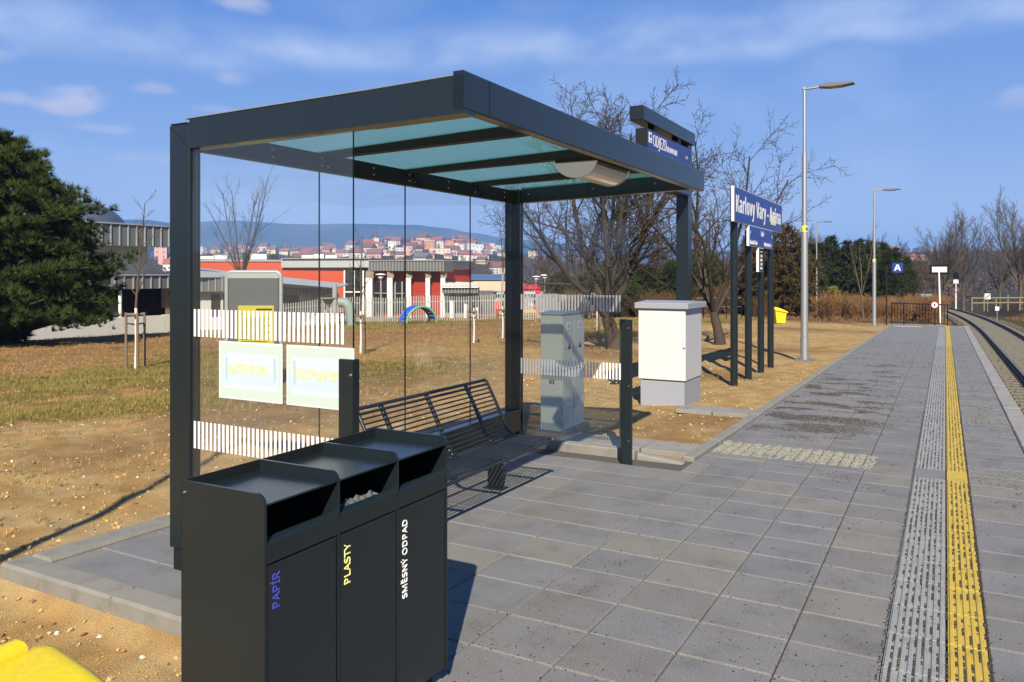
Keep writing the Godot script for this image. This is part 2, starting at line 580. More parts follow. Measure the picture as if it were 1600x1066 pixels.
func make_ground() -> void:
	var rings := [1.1]
	while rings[-1] < 5200.0:
		rings.append(rings[-1] * (1.024 if rings[-1] < 60.0 else 1.06))
	var angs := []
	var a := -180.0
	while a < 180.0 - 1e-4:
		angs.append(a)
		a += 0.35 if a >= -42.0 and a < 42.0 else 3.0
	var R := rings.size()
	var A := angs.size()
	var v := PackedVector3Array()
	var c := PackedColorArray()
	for i in R:
		for k in A:
			var t := deg_to_rad(angs[k])
			var p: Vector3 = (fwd * cos(t) + rgt * sin(t)) * rings[i]
			var y := ground_y(p.x, p.z) - 0.05
			if rings[i] < 160.0:
				y += relief(p.x, p.z) - dip(p.x, p.z)
				# under the platform edge the ground steps down to the track bed
				if p.z > -43.5:
					y -= 0.95 * smoothstep(0.15, 0.62, p.x)
				else:
					y -= 0.95 * smoothstep(-3.0, 0.9, p.x) * (1.0 - 0.2 * smoothstep(5.0, 9.0, p.x))
				if p.x > 5.2:
					y += 0.75 * smoothstep(5.2, 8.0, p.x)
				# a spoil hollow beside the signs
				var hx := p.x + 5.3
				var hz := p.z + 13.8
				y -= 0.10 * exp(-(hx * hx * 0.6 + hz * hz * 0.4))
			v.append(Vector3(p.x, y, p.z))
			c.append(soil(p.x, p.z))
	var ix := PackedInt32Array()
	for i in R - 1:
		for k in A:
			var j := (k + 1) % A
			var p := i * A + k
			var q := i * A + j
			ix.append_array([p, p + A, q, q, p + A, q + A])
	var mid := v.size()
	v.append(Vector3(0, -0.12, 0))
	c.append(soil(0, 0))
	for k in A:
		ix.append_array([mid, k, (k + 1) % A])
	var n := PackedVector3Array()
	n.resize(v.size())
	for i in range(0, ix.size(), 3):
		var k := (v[ix[i + 2]] - v[ix[i]]).cross(v[ix[i + 1]] - v[ix[i]])
		for m in 3:
			n[ix[i + m]] += k
	for i in n.size():
		n[i] = n[i].normalized() if n[i].length() > 0 else Vector3.UP
		if n[i].y < 0: n[i] = -n[i]
	var arr := []
	arr.resize(Mesh.ARRAY_MAX)
	arr[Mesh.ARRAY_VERTEX] = v
	arr[Mesh.ARRAY_NORMAL] = n
	arr[Mesh.ARRAY_COLOR] = c
	arr[Mesh.ARRAY_INDEX] = ix
	var mesh := ArrayMesh.new()
	mesh.add_surface_from_arrays(Mesh.PRIMITIVE_TRIANGLES, arr)
	put("ground", mesh, M.earth).set_meta("kind", "structure")


func make_hills() -> void:
	# crest heights over the eye as tangents of elevation, by bearing
	var keys := [[-1.6, 0.055], [-0.55, 0.066], [-0.47, 0.070], [-0.43, 0.066], [-0.40, 0.0665], [-0.36, 0.069], [-0.27, 0.064], [-0.20, 0.0645], [-0.12, 0.063], [-0.085, 0.059], [-0.05, 0.053], [0.0, 0.045], [0.1, 0.037], [0.3, 0.030], [0.45, 0.022], [0.58, 0.026], [0.9, 0.034], [1.6, 0.04]]
	var s := Shape.new()
	s.tinted = true
	var cols := []
	var deg := -178.0
	while deg <= 178.01:
		cols.append(deg)
		deg += 0.5 if absf(deg) < 45.0 else 4.0
	var prof := [[2050.0, 0.0], [2350.0, 0.30], [2650.0, 0.62], [2900.0, 0.86], [3100.0, 1.0], [3500.0, 0.8], [4300.0, 0.0]]
	var pts := []
	for d in cols:
		var t := deg_to_rad(d)
		var b := tan(t) if absf(d) < 58.0 else 1.6 * signf(d)
		var h := 0.0
		for i in keys.size() - 1:
			if b >= keys[i][0] and b <= keys[i + 1][0]:
				h = lerpf(keys[i][1], keys[i + 1][1], smoothstep(0.0, 1.0, (b - keys[i][0]) / (keys[i + 1][0] - keys[i][0])))
		if h == 0.0: h = 0.045
		var col := []
		for p in prof:
			var q: Vector3 = (fwd * cos(t) + rgt * sin(t)) * p[0]
			var crest: float = h * 3100.0 * cos(t if absf(d) < 58.0 else 1.0)
			q.y = -14.0 + (crest + 14.0) * p[1] + nb.get_noise_2d(q.x * 0.06, q.z * 0.06) * 22.0 * sin(p[1] * PI) + na.get_noise_2d(q.x * 0.4, q.z * 0.4) * 2.0 * p[1]
			col.append(q)
		pts.append(col)
	for i in pts.size() - 1:
		for k in prof.size() - 1:
			var p: Vector3 = pts[i][k]
			var f := clampf(0.5 + nb.get_noise_2d(p.x * 0.1, p.z * 0.1) * 2.5, 0.0, 1.0)
			s.col = Color(0.022, 0.034, 0.020).lerp(Color(0.062, 0.052, 0.030), f)
			s.quad(pts[i][k], pts[i + 1][k], pts[i + 1][k + 1], pts[i][k + 1])
	var hm := smooth(s)
	put("hills", hm, M.hill).set_meta("kind", "structure")


func smooth(s: Shape) -> ArrayMesh:
	var st := SurfaceTool.new()
	st.begin(Mesh.PRIMITIVE_TRIANGLES)
	st.set_smooth_group(0)
	for i in s.v.size():
		st.set_color(s.c[i])
		st.add_vertex(s.v[i])
	st.generate_normals()
	return st.commit()


# ---------- platform ----------
func slope_basis() -> Basis:
	return Basis(Vector3.RIGHT, -atan(SLOPE))


func on_slope(o: Node3D) -> Node3D:
	o.basis = slope_basis()
	return o


func box_mesh(size: Vector3, bev: float) -> ArrayMesh:
	var s := Shape.new()
	s.box(Vector3.ZERO, size, bev)
	return s.mesh()


func make_platform() -> void:
	rng.seed = 5
	var base := Shape.new()
	base.span(Vector3(-2.2, -0.5, -40.7), Vector3(0.74, -0.016, 3.0))
	base.span(Vector3(-4.75, -0.4, -7.3), Vector3(-2.2, -0.0165, -2.72))
	base.span(Vector3(0.74, -1.3, -40.75), Vector3(0.86, -0.21, 3.0))
	var bed := on_slope(put("paving_bed", base, M.joint))
	bed.set_meta("kind", "structure")

	var paving := on_slope(setting("paving"))
	var xs := [-4.52, -4.09, -3.66, -3.23, -2.80, -2.365, -1.93, -1.50, -1.07, -0.65, -0.245]
	var meshes := {}
	var rest := Shape.new()
	var tally := 0
	var z := 1.92
	while z > -40.5:
		var z2 := maxf(z - 0.387, -40.62)
		var cols := []
		for i in 10:
			var x0: float = xs[i]
			var x1: float = xs[i + 1]
			if i < 5 and (z > -2.7 or z2 < -7.35):
				continue
			if i == 5 and (z > -2.7 or z2 < -7.35):
				x0 = -2.095
			cols.append([x0, x1])
		if z <= -2.7 and z2 >= -7.35:
			cols.append([-4.62, -4.52])
		cols.append([0.172, 0.698])
		for q in cols:
			if q[1] <= -0.2 and z < -7.93 and z2 > -8.66 and q[0] > -2.1 and q[1] < -0.5:
				continue                                    # the row of setts lies here
			var zz := z
			var zz2 := z2
			if zz2 < -7.25 and q[1] <= -2.3: zz2 = maxf(zz2, -7.24)
			if zz > -2.78 and q[1] <= -2.3: zz = -2.78
			var w: float = q[1] - q[0] - 0.005
			var d: float = zz - zz2 - 0.004
			if d < 0.02: continue
			var c := Vector3((q[0] + q[1]) / 2.0, -0.026 + rng.randf_range(-0.0016, 0.0016), (zz + zz2) / 2.0)
			var tilt := Basis(Vector3.RIGHT, rng.randf_range(-0.003, 0.003)) * Basis(Vector3.BACK, rng.randf_range(-0.003, 0.003))
			if z < -1.7 and z > -15.6 and tally < 299:
				var key := "%.3f_%.3f" % [w, d]
				if not meshes.has(key):
					meshes[key] = box_mesh(Vector3(w, 0.05, d), 0.008)
				var o := put("slab", meshes[key], M.slab[rng.randi() % 5], paving)
				o.position = c
				o.basis = tilt
				tally += 1
			else:
				rest.box(c, Vector3(w, 0.05, d), 0.003, tilt)
		z = z2
	put("slabs", rest, M.slab[1], paving).set_meta("kind", "stuff")

	# the patch of rough setts across the platform
	var setts := on_slope(setting("sett_strip"))
	var variants := []
	for k in 5:
		var s := Shape.new()
		s.box(Vector3(0, -0.03, 0), Vector3(0.092, 0.06, 0.155), 0.01)
		for b in 5:
			var bx := rng.randf_range(-0.03, 0.03)
			var bz := rng.randf_range(-0.06, 0.06)
			s.box(Vector3(bx, 0.0, bz), Vector3(rng.randf_range(0.02, 0.05), 0.012, rng.randf_range(0.02, 0.05)), 0.005, Basis(Vector3.UP, rng.randf() * 3.0))
		variants.append(s.mesh())
	for i in 15:
		for k in 4:
			var o := put("sett", variants[rng.randi() % 5], M.sett, setts)
			o.position = Vector3(-2.03 + 0.1 * i, rng.randf_range(-0.002, 0.006), -8.015 - 0.168 * k)
			o.rotation.y = PI * (rng.randi() % 2) + rng.randf_range(-0.03, 0.03)

	# guiding strip: grey ribs and a yellow band
	var strip := on_slope(setting("guiding_strip"))
	var tile := [Shape.new(), Shape.new(), Shape.new(), Shape.new()]
	tile[0].box(Vector3(-0.122, -0.02, 0), Vector3(0.244, 0.04, 0.397), 0.002)
	for i in 8:
		tile[0].box(Vector3(-0.2285 + 0.0305 * i, 0.001, 0), Vector3(0.019, 0.009, 0.394), 0.003)
	tile[1].box(Vector3(0.084, -0.02, 0), Vector3(0.158, 0.04, 0.397), 0.002)
	for i in 5:
		tile[1].box(Vector3(0.022 + 0.031 * i, 0.001, 0), Vector3(0.019, 0.009, 0.394), 0.003)
	tile[2].box(Vector3(-0.122, -0.018, 0), Vector3(0.244, 0.04, 0.397), 0.002)
	tile[3].box(Vector3(0.084, -0.018, 0), Vector3(0.158, 0.04, 0.397), 0.002)
	var tm := []
	for t in tile: tm.append(t.mesh())
	for i in 105:
		var tz := 1.0 - 0.4 * i - 0.2
		var plain := i == 22 or i >= 101
		if tz < -40.5: break
		var g := put("ribbed_tile", tm[2 if plain else 0], M.slab[1] if plain else M.tactile_grey, strip)
		g.position = Vector3(0, 0.002, tz)
		var y := put("yellow_tile", tm[3 if plain else 1], M.tactile_yellow, strip)
		y.position = Vector3(0.005, 0.002, tz)
	# a white bar painted at the far end
	on_slope(put("painted_line", one_box(Vector3(-2.0, -0.002, -39.1), Vector3(-0.9, 0.0025, -38.95)), M.print_white)).set_meta("kind", "structure")

	# kerbs
	var kerbs := on_slope(setting("kerb"))
	var long := box_mesh(Vector3(0.115, 0.22, 0.992), 0.012)
	var kz := -7.46
	while kz > -40.4:
		var o := put("kerb_stone", long, M.kerb, kerbs)
		o.position = Vector3(-2.158 + rng.randf_range(-0.003, 0.003), -0.082 + rng.randf_range(-0.003, 0.003), kz - 0.5)
		kz -= 1.0
	for i in 10:
		var o := put("kerb_stone", long, M.kerb, kerbs)
		o.position = Vector3(-2.158, -0.094, -2.68 + 0.5 + i)
		if i > 4: break
	var wide := box_mesh(Vector3(0.19, 0.22, 0.992), 0.02)
	for i in 5:
		var o := put("kerb_stone", wide, M.kerb, kerbs)
		o.position = Vector3(-4.72, -0.085 + rng.randf_range(-0.004, 0.004), -3.28 - i)
		o.rotation.y = rng.randf_range(-0.004, 0.004)
	var cross := box_mesh(Vector3(0.992, 0.3, 0.17), 0.016)
	for x in [-4.31, -3.31, -2.72]:
		var o := put("kerb_stone", cross if x < -3.0 else box_mesh(Vector3(0.18 + 0.99 - 0.11 - 0.09, 0.3, 0.17), 0.016), M.kerb, kerbs)
		o.position = Vector3(x if x < -3.0 else -2.325, -0.125 + rng.randf_range(-0.004, 0.004), -2.69)
		o.rotation.y = rng.randf_range(-0.006, 0.006)
	for x in [-4.13, -3.13]:
		var o := put("kerb_stone", box_mesh(Vector3(0.992, 0.24, 0.13), 0.015), M.concrete, kerbs)
		o.position = Vector3(x, -0.045, -7.33)
	var end := put("kerb_stone", box_mesh(Vector3(0.46, 0.2, 0.12), 0.02), M.concrete, kerbs)
	end.position = Vector3(-2.40, -0.075, -7.345)
	end.basis = Basis(Vector3.BACK, -0.10) * Basis(Vector3.UP, 0.0)
	# flagstones leading to the two cabinets
	var flags := on_slope(setting("flagstone_path"))
	for p in [[-2.50, -8.02], [-3.0, -8.02], [-3.5, -8.02], [-2.48, -10.80], [-2.98, -10.80]]:
		var o := put("flagstone", box_mesh(Vector3(0.485, 0.06, 0.485), 0.006), M.concrete, flags)
		o.position = Vector3(p[0], -0.035 + rng.randf_range(-0.004, 0.004), p[1])
		o.rotation = Vector3(rng.randf_range(-0.01, 0.01), rng.randf_range(-0.015, 0.015), rng.randf_range(-0.01, 0.01))

	var edge := on_slope(setting("platform_edge"))
	var em := box_mesh(Vector3(0.205, 0.22, 0.994), 0.012)
	var ez := 2.0
	while ez > -40.0:
		var o := put("edge_block", em, M.edge, edge)
		o.position = Vector3(0.805 + rng.randf_range(-0.003, 0.003), -0.104 + rng.randf_range(-0.002, 0.002), ez - 0.5)
		ez -= 1.0
	# concrete strip that closes the far end
	on_slope(put("platform_end_kerb", one_box(Vector3(-2.2, -0.5, -40.82), Vector3(0.91, 0.006, -40.64)), M.edge)).set_meta("kind", "structure")


func one_box(lo: Vector3, hi: Vector3, bev := 0.0) -> Shape:
	var s := Shape.new()
	s.span(lo, hi, bev)
	return s


func chip(seed_: int, flat := 0.6) -> ArrayMesh:          # a small angular stone
	var r := RandomNumberGenerator.new()
	r.seed = seed_
	var s := Shape.new()
	var top := Vector3(r.randf_range(-0.2, 0.2), flat, r.randf_range(-0.2, 0.2))
	var low := Vector3(0, -flat * 0.6, 0)
	var ring := []
	for i in 6:
		var a := TAU * i / 6.0
		var d := r.randf_range(0.75, 1.15)
		ring.append(Vector3(cos(a) * d, r.randf_range(-0.25, 0.3) * flat, -sin(a) * d))
	for i in 6:
		s.tri(ring[i], ring[(i + 1) % 6], top)
		s.tri(ring[(i + 1) % 6], ring[i], low)
	return s.mesh()


func make_grit() -> void:
	rng.seed = 21
	# dark grit that lies on the slabs
	var at := []
	var tint := []
	var tries := 0
	while at.size() < 22000 and tries < 700000:
		tries += 1
		var z := -2.2 - 26.0 * pow(rng.randf(), 1.3)
		var x := rng.randf_range(-2.05, 0.68)
		var n := na.get_noise_2d(x * 8.0, z * 15.0) + 0.7 * nb.get_noise_2d(x * 5.0 + 90.0, z * 6.0)
		var zone := 0.03 + 1.0 * exp(-((z + 13.0) / 4.2) ** 2) * smoothstep(-0.5, -1.3, x) + 0.3 * exp(-((z + 7.2) / 0.7) ** 2) * smoothstep(0.3, 1.0, x + 2.0)
		if x > -0.26 and x < 0.19:
			continue
		if rng.randf() > zone * 0.8 * smoothstep(0.10, 0.55, n) and not (rng.randf() < 0.006):
			continue
		var k := rng.randf_range(0.0022, 0.0062) * (1.0 + 0.9 * smoothstep(-8.0, -13.0, z))
		at.append(Transform3D(Basis(Vector3.UP, rng.randf() * TAU).scaled(Vector3(k, k * 0.7, k)), Vector3(x, SLOPE * z + k * 0.3, z)))
		var g := rng.randf_range(0.025, 0.11)
		tint.append(Color(g, g * 0.92, g * 0.8))
	# and in the grooves and along the sides of the guiding strip
	var z2 := -2.0
	while z2 > -26.0:
		for i in 13:
			var gx := -0.2437 + 0.0305 * (i + 1) if i < 8 else 0.0425 + 0.031 * (i - 8)
			if i == 7: gx = 0.006
			if z2 < -7.8 and z2 > -8.2: continue
			var n := na.get_noise_2d(gx * 160.0, z2 * 75.0) + 0.35 * na.get_noise_2d(gx * 20.0 + 300.0, z2 * 8.0)
			if n > 0.06 and rng.randf() < 0.85:
				for m in 2:
					var k := rng.randf_range(0.0032, 0.0062)
					at.append(Transform3D(Basis(Vector3.UP, rng.randf() * TAU).scaled(Vector3(k, k * 0.5, k * 1.5)), Vector3(gx + rng.randf_range(-0.004, 0.004), SLOPE * z2 + 0.0035, z2 + rng.randf_range(-0.006, 0.006))))
					var g := rng.randf_range(0.03, 0.075)
					tint.append(Color(g, g * 0.88, g * 0.7))
		for x in [-0.252, 0.176]:
			if rng.randf() < 0.75:
				var k := rng.randf_range(0.003, 0.006)
				at.append(Transform3D(Basis(Vector3.UP, rng.randf() * TAU).scaled(Vector3(k * 0.8, k * 0.6, k)), Vector3(x + rng.randfn(0, 0.005), SLOPE * z2 + 0.002, z2)))
				tint.append(Color(0.035, 0.03, 0.025))
		z2 -= 0.008 if z2 > -12.0 else 0.02
	stuff("grit", chip(3), M.grit, at, tint)

	# pebbles and clods on the bare soil
	at = []
	tint = []
	tries = 0
	while at.size() < 17000 and tries < 200000:
		tries += 1
		var d := 2.2 + 17.0 * pow(rng.randf(), 1.5)
		var p := fwd * d + rgt * (d * rng.randf_range(-0.7, 0.45))
		if not bare(p.x, p.z):
			continue
		var k := 0.0035 + 0.017 * pow(rng.randf(), 6.0)
		var y := ground_y(p.x, p.z) - 0.05 + relief(p.x, p.z) - dip(p.x, p.z)
		at.append(Transform3D(Basis.from_euler(Vector3(rng.randf(), rng.randf() * TAU, rng.randf())).scaled(Vector3(k, k, k)), Vector3(p.x, y + k * 0.2, p.z)))
		var w := rng.randf()
		var c := Color(0.46, 0.29, 0.11).lerp(Color(0.62, 0.45, 0.22), rng.randf())
		if w < 0.22: c = Color(0.20, 0.13, 0.075)
		elif w > 0.93: c = Color(0.60, 0.57, 0.50)
		tint.append(c)
	stuff("pebbles", chip(8, 0.8), M.stone, at, tint)


func bare(x: float, z: float) -> bool:
	if x > -2.3: return false
	if z < -2.55 and z > -7.45 and x > -4.9: return false
	if x > -4.2 and x < -2.2 and z < -7.4 and z > -8.4: return false
	return true


func dip(x: float, z: float) -> float:     # the soil lies lower before the near kerb
	if z < -2.66 or x > -2.2: return 0.0
	return 0.07 * smoothstep(-2.66, -2.45, z) * smoothstep(-5.2, -4.6, x)


# ---------- railway ----------
func track_x(z: float) -> float:
	return 2.56 - (maxf(0.0, -z - 44.0) ** 2) / 1500.0


func track_turn(z: float) -> float:
	return maxf(0.0, -z - 44.0) / 750.0


func make_track() -> void:
	rng.seed = 9
	var bed := Shape.new()
	var z := 4.0
	var prof := [Vector2(-1.72, -1.0), Vector2(-1.5, -0.80), Vector2(1.8, -0.80), Vector2(2.8, -1.12)]
	var prev := []
	while z > -150.0:
		var row := []
		for p in prof:
			var t := track_turn(z)
			row.append(Vector3(track_x(z) + p.x * cos(t), p.y + SLOPE * z, z - p.x * sin(t)))
		if prev.size():
			for i in 3:
				bed.quad(prev[i], prev[i + 1], row[i + 1], row[i])
		prev = row
		z -= 2.0
	put("ballast_bed", bed, mat(Color(0.10, 0.09, 0.075), 1.0, T.grain, 2.0)).set_meta("kind", "structure")

	var track := setting("railway_track")
	for side in [-1, 1]:
		var foot := Shape.new()
		var head := Shape.new()
		var outline := [Vector2(-0.065, -0.16), Vector2(0.065, -0.16), Vector2(0.055, -0.145), Vector2(0.012, -0.12), Vector2(0.012, -0.045), Vector2(0.035, -0.03), Vector2(0.035, -0.004), Vector2(0.026, 0.0), Vector2(-0.026, 0.0), Vector2(-0.035, -0.004), Vector2(-0.035, -0.03), Vector2(-0.012, -0.045), Vector2(-0.012, -0.12), Vector2(-0.055, -0.145)]
		var last := []
		z = 4.0
		while z > -145.0:
			var t := track_turn(z)
			var row := []
			for p in outline:
				var off: float = side * 0.7525 + p.x
				row.append(Vector3(track_x(z) + off * cos(t), SLOPE * z - 0.57 + p.y, z - off * sin(t)))
			if last.size():
				for i in outline.size():
					var j := (i + 1) % outline.size()
					(head if i == 7 else foot).quad(last[i], row[i], row[j], last[j])
			last = row
			z -= 1.5
		var r := put("rail", foot, M.rail, track)
		put("running_surface", head, M.rail_head, r)
	var sl := Shape.new()
	sl.box(Vector3.ZERO, Vector3(2.5, 0.16, 0.25), 0.025)
	var sm := sl.mesh()
	var fast := Shape.new()
	for q in [-0.7525, 0.7525]:
		fast.box(Vector3(q - 0.11, 0.09, 0), Vector3(0.09, 0.04, 0.12), 0.01)
		fast.box(Vector3(q + 0.11, 0.09, 0), Vector3(0.09, 0.04, 0.12), 0.01)
	var fm := fast.mesh()
	z = -4.0
	while z > -110.0:
		var o := put("sleeper", sm, M.sleeper, track)
		o.position = Vector3(track_x(z), SLOPE * z - 0.81, z)
		o.rotation.y = track_turn(z)
		if z > -60.0:
			put("rail_fastening", fm, M.rail, o)
		z -= 0.61
	var at := []
	var tint := []
	while at.size() < 42000:
		z = -6.0 - 75.0 * pow(rng.randf(), 1.25)
		var off := rng.randf_range(-1.62, 2.3)
		if absf(fposmod(-z - 4.0 + 0.305, 0.61) - 0.305) < 0.145 and absf(off) < 1.26 and rng.randf() < 0.99: continue
		if absf(absf(off) - 0.7525) < 0.06: continue
		var t := track_turn(z)
		var k := rng.randf_range(0.022, 0.042)
		var y := SLOPE * z - 0.79 - 0.3 * maxf(0.0, off - 1.8) + rng.randf_range(-0.012, 0.035)
		at.append(Transform3D(Basis.from_euler(Vector3(rng.randf() * 3.0, rng.randf() * 6.0, rng.randf() * 3.0)).scaled(Vector3(k, k, k)), Vector3(track_x(z) + off * cos(t), y, z - off * sin(t))))
		var g := rng.randf_range(0.08, 0.21)
		if rng.randf() < 0.3: g *= 0.5
		tint.append(Color(g, g * 0.92, g * 0.72))
	stuff("track_ballast", chip(15, 0.8), M.stone, at, tint)


# ---------- shelter ----------
func letters(text: String, high: float, m: Material, parent: Node, at: Vector3, bas: Basis, wide := 1.0, called := "lettering", bold := false, from_left := true) -> MeshInstance3D:
	var f := SystemFont.new()
	f.font_names = PackedStringArray(["Droid Sans"])
	if bold: f.font_weight = 700
	var t := TextMesh.new()
	t.font = f
	t.text = text
	t.font_size = 64
	t.depth = 0.002
	t.pixel_size = high / (64.0 * 0.714)
	t.curve_step = 2.0
	t.horizontal_alignment = HORIZONTAL_ALIGNMENT_LEFT if from_left else HORIZONTAL_ALIGNMENT_CENTER
	t.vertical_alignment = VERTICAL_ALIGNMENT_CENTER
	var o := put(called, t, m, parent)
	o.transform = Transform3D(bas * Basis.from_scale(Vector3(wide, 1, 1)), at)
	return o


const TO_TRACK := Basis(Vector3(0, 0, -1), Vector3(0, 1, 0), Vector3(1, 0, 0))
const UPWARDS := Basis(Vector3(0, 1, 0), Vector3(0, 0, 1), Vector3(1, 0, 0))


func make_shelter() -> void:
	rng.seed = 31
	var t := thing("platform_shelter", "dark grey steel and glass waiting shelter with frosted green roof panes over the bench", "shelter", Vector3(-3.0, 0, -5.1))
	var o := Vector3(3.0, 0, 5.1)
	# all parts are given in world measures and moved back to the shelter's own base
	var add := func(called: String, s: Shape, m: Material, parent: Node) -> MeshInstance3D:
		if parent == t:
			for i in s.v.size(): s.v[i] += o
		return put(called, s, m, parent)
	var s: Shape
	# rear posts with their inner reveal and foot
	for q in [[-3.075, -3.157, 1], [-7.055, -7.14, -1]]:
		s = Shape.new()
		s.span(Vector3(-3.938, 0.075 if q[2] == 1 else -0.12, q[1]), Vector3(-3.768, 2.508, q[0]), 0.006)
		var post: MeshInstance3D = add.call("post", s, M.paint, t)
		s = Shape.new()
		s.span(Vector3(-3.767, 0.02, q[1] + 0.03), Vector3(-3.7575, 2.36, q[0] - 0.04), 0.002)
		for i in s.v.size(): s.v[i] += o
		put("gasket", s, M.black, post)
		s = Shape.new()
		s.span(Vector3(-3.918, -0.16, q[1] + 0.012), Vector3(-3.76, 0.071, q[0] - 0.012), 0.003)
		for i in s.v.size(): s.v[i] += o
		put("foot", s, M.paint_dark, post)
	# side beams; the left one is cased in two lengths
	s = Shape.new()
	s.prism(Vector3(0, 0, -3.17), Vector3.RIGHT, Vector3.UP, Vector3(0, 0, 0.095), PackedVector2Array([Vector2(-3.7675, 2.366), Vector2(-2.50, 2.381), Vector2(-2.50, 2.549), Vector2(-3.7675, 2.5335)]))
	s.span(Vector3(-3.935, 2.511, -3.17), Vector3(-3.80, 2.520, -3.08), 0.002)
	add.call("side_beam", s, M.paint, t)
	s = Shape.new()
	s.prism(Vector3(0, 0, -3.175), Vector3.RIGHT, Vector3.UP, Vector3(0, 0, 0.105), PackedVector2Array([Vector2(-2.512, 2.379), Vector2(-1.928, 2.388), Vector2(-1.928, 2.564), Vector2(-2.512, 2.552)]))
	add.call("beam_sleeve", s, M.paint, t)
	s = Shape.new()
	s.prism(Vector3(0, 0, -7.17), Vector3.RIGHT, Vector3.UP, Vector3(0, 0, 0.09), PackedVector2Array([Vector2(-3.764, 2.372), Vector2(-2.03, 2.424), Vector2(-2.03, 2.56), Vector2(-3.764, 2.53)]))
	var rb: MeshInstance3D = add.call("side_beam", s, M.paint, t)
	s = Shape.new()
	for x in [-3.68, -2.98, -2.36]:
		s.lathe(Vector3.ZERO, [Vector2(0, 0)], 3)
		screw(s, Vector3(x + 3.0, 2.455 + 0.028 * (x + 3.7), -7.08 + 5.1), Vector3.BACK, 0.011)
	put("screws", s, M.steel, rb)
	s = Shape.new()
	s.box(Vector3(-3.853, 2.437, -3.0748), Vector3(0.215, 0.003, 0.001), 0.0, Basis(Vector3.BACK, -0.70))
	add.call("mitre_joint", s, M.black, t)
	# front fascia with its lower lip
	s = Shape.new()
	s.prism(Vector3(0, 0, -7.16), Vector3.RIGHT, Vector3.UP, Vector3(0, 0, 4.09), PackedVector2Array([Vector2(-1.985, 2.405), Vector2(-1.930, 2.405), Vector2(-1.924, 2.411), Vector2(-1.924, 2.578), Vector2(-1.93, 2.584), Vector2(-1.985, 2.584)]))
	add.call("front_fascia", s, M.paint, t)
	s = Shape.new()
	s.span(Vector3(-2.06, 2.43, -7.075), Vector3(-1.986, 2.445, -3.18), 0.002)
	add.call("front_lip", s, M.paint_dark, t)
	s = Shape.new()
	s.span(Vector3(-1.9235, 2.41, -3.30), Vector3(-1.9225, 2.576, -3.296))
	add.call("fascia_joint", s, M.paint_dark, t)
	# rear beam with its pairs of bolts
	s = Shape.new()
	s.span(Vector3(-3.865, 2.368, -7.05), Vector3(-3.80, 2.492, -3.222), 0.005)
	var back: MeshInstance3D = add.call("rear_beam", s, M.paint_dark, t)
	s = Shape.new()
	for z in [-3.74, -4.20, -4.26, -4.77, -5.23, -5.30, -5.80, -6.25, -6.32, -6.80]:
		for y in [2.405, 2.455]:
			screw(s, Vector3(-3.799 + 3.0, y, z + 5.1), Vector3.RIGHT, 0.009)
	put("bolts", s, M.steel, back)
	# roof bars and panes
	var rise := func(x: float) -> float: return 2.505 + 0.036 * (x + 3.8)
	for z in [-4.25, -5.26, -6.27]:
		s = Shape.new()
		s.prism(Vector3(0, 0, z - 0.035), Vector3.RIGHT, Vector3.UP, Vector3(0, 0, 0.07), PackedVector2Array([Vector2(-3.86, rise.call(-3.86) - 0.045), Vector2(-1.99, rise.call(-1.99) - 0.075), Vector2(-1.99, rise.call(-1.99) - 0.003), Vector2(-3.86, rise.call(-3.86) - 0.003)]))
		add.call("roof_bar", s, M.paint_dark, t)
	var zs := [-3.18, -4.245, -5.255, -6.265, -7.08]
	for i in 4:
		s = Shape.new()
		s.prism(Vector3(0, 0, zs[i + 1] - 0.004), Vector3.RIGHT, Vector3.UP, Vector3(0, 0, zs[i] - zs[i + 1] - 0.002), PackedVector2Array([Vector2(-3.90, rise.call(-3.90) + 0.004), Vector2(-1.99, rise.call(-1.99) + 0.004), Vector2(-1.99, rise.call(-1.99) + 0.014), Vector2(-3.90, rise.call(-3.90) + 0.014)]))
		add.call("roof_pane", s, M.roof_glass, t)
	# bright flashing along the top edges
	s = Shape.new()
	s.prism(Vector3(0, 0, -3.10), Vector3.RIGHT, Vector3.UP, Vector3(0, 0, 0.03), PackedVector2Array([Vector2(-3.80, 2.5345), Vector2(-2.50, 2.5535), Vector2(-1.95, 2.5655), Vector2(-1.95, 2.571), Vector2(-2.5, 2.559), Vector2(-3.80, 2.540)]))
	s.span(Vector3(-1.975, 2.5845, -7.16), Vector3(-1.940, 2.589, -3.11))
	add.call("flashing", s, M.trim, t)
	# glass: one pane each side, four at the back
	var pane := func(lo: Vector3, hi: Vector3) -> void:
		var g := Shape.new()
		g.span(lo, hi)
		add.call("glass_pane", g, M.glass, t)
	pane.call(Vector3(-3.755, 0.03, -3.098), Vector3(-2.592, 2.367, -3.088))
	pane.call(Vector3(-3.755, 0.02, -7.050), Vector3(-2.605, 2.366, -7.040))
	var seams := [-3.20, -4.25, -5.26, -6.27, -7.05]
	for i in 4:
		pane.call(Vector3(-3.872, 0.03, seams[i + 1] + 0.004), Vector3(-3.862, 2.40, seams[i] - 0.004))
	s = Shape.new()
	for i in range(1, 4):
		s.span(Vector3(-3.8715, 0.05, seams[i] - 0.0035), Vector3(-3.8625, 2.40, seams[i] + 0.0035))
	s.span(Vector3(-2.5915, 0.03, -3.0975), Vector3(-2.5895, 2.366, -3.0885))
	add.call("pane_edge", s, M.black, t)
	# white stripes stuck on the side panes
	var bar := one_box(Vector3(-0.0085, -0.077, -0.0006), Vector3(0.0085, 0.077, 0.0006)).mesh()
	for q in [[-3.0865, 1.376, 34, -3.735], [-3.0865, 0.742, 34, -3.735], [-7.0385, 1.376, 33, -3.735], [-7.0385, 0.735, 33, -3.735]]:
		for i in q[2]:
			var b := put("stripe", bar, M.print_white, t)
			b.position = Vector3(q[3] + 0.0327 * i, q[1], q[0]) + o
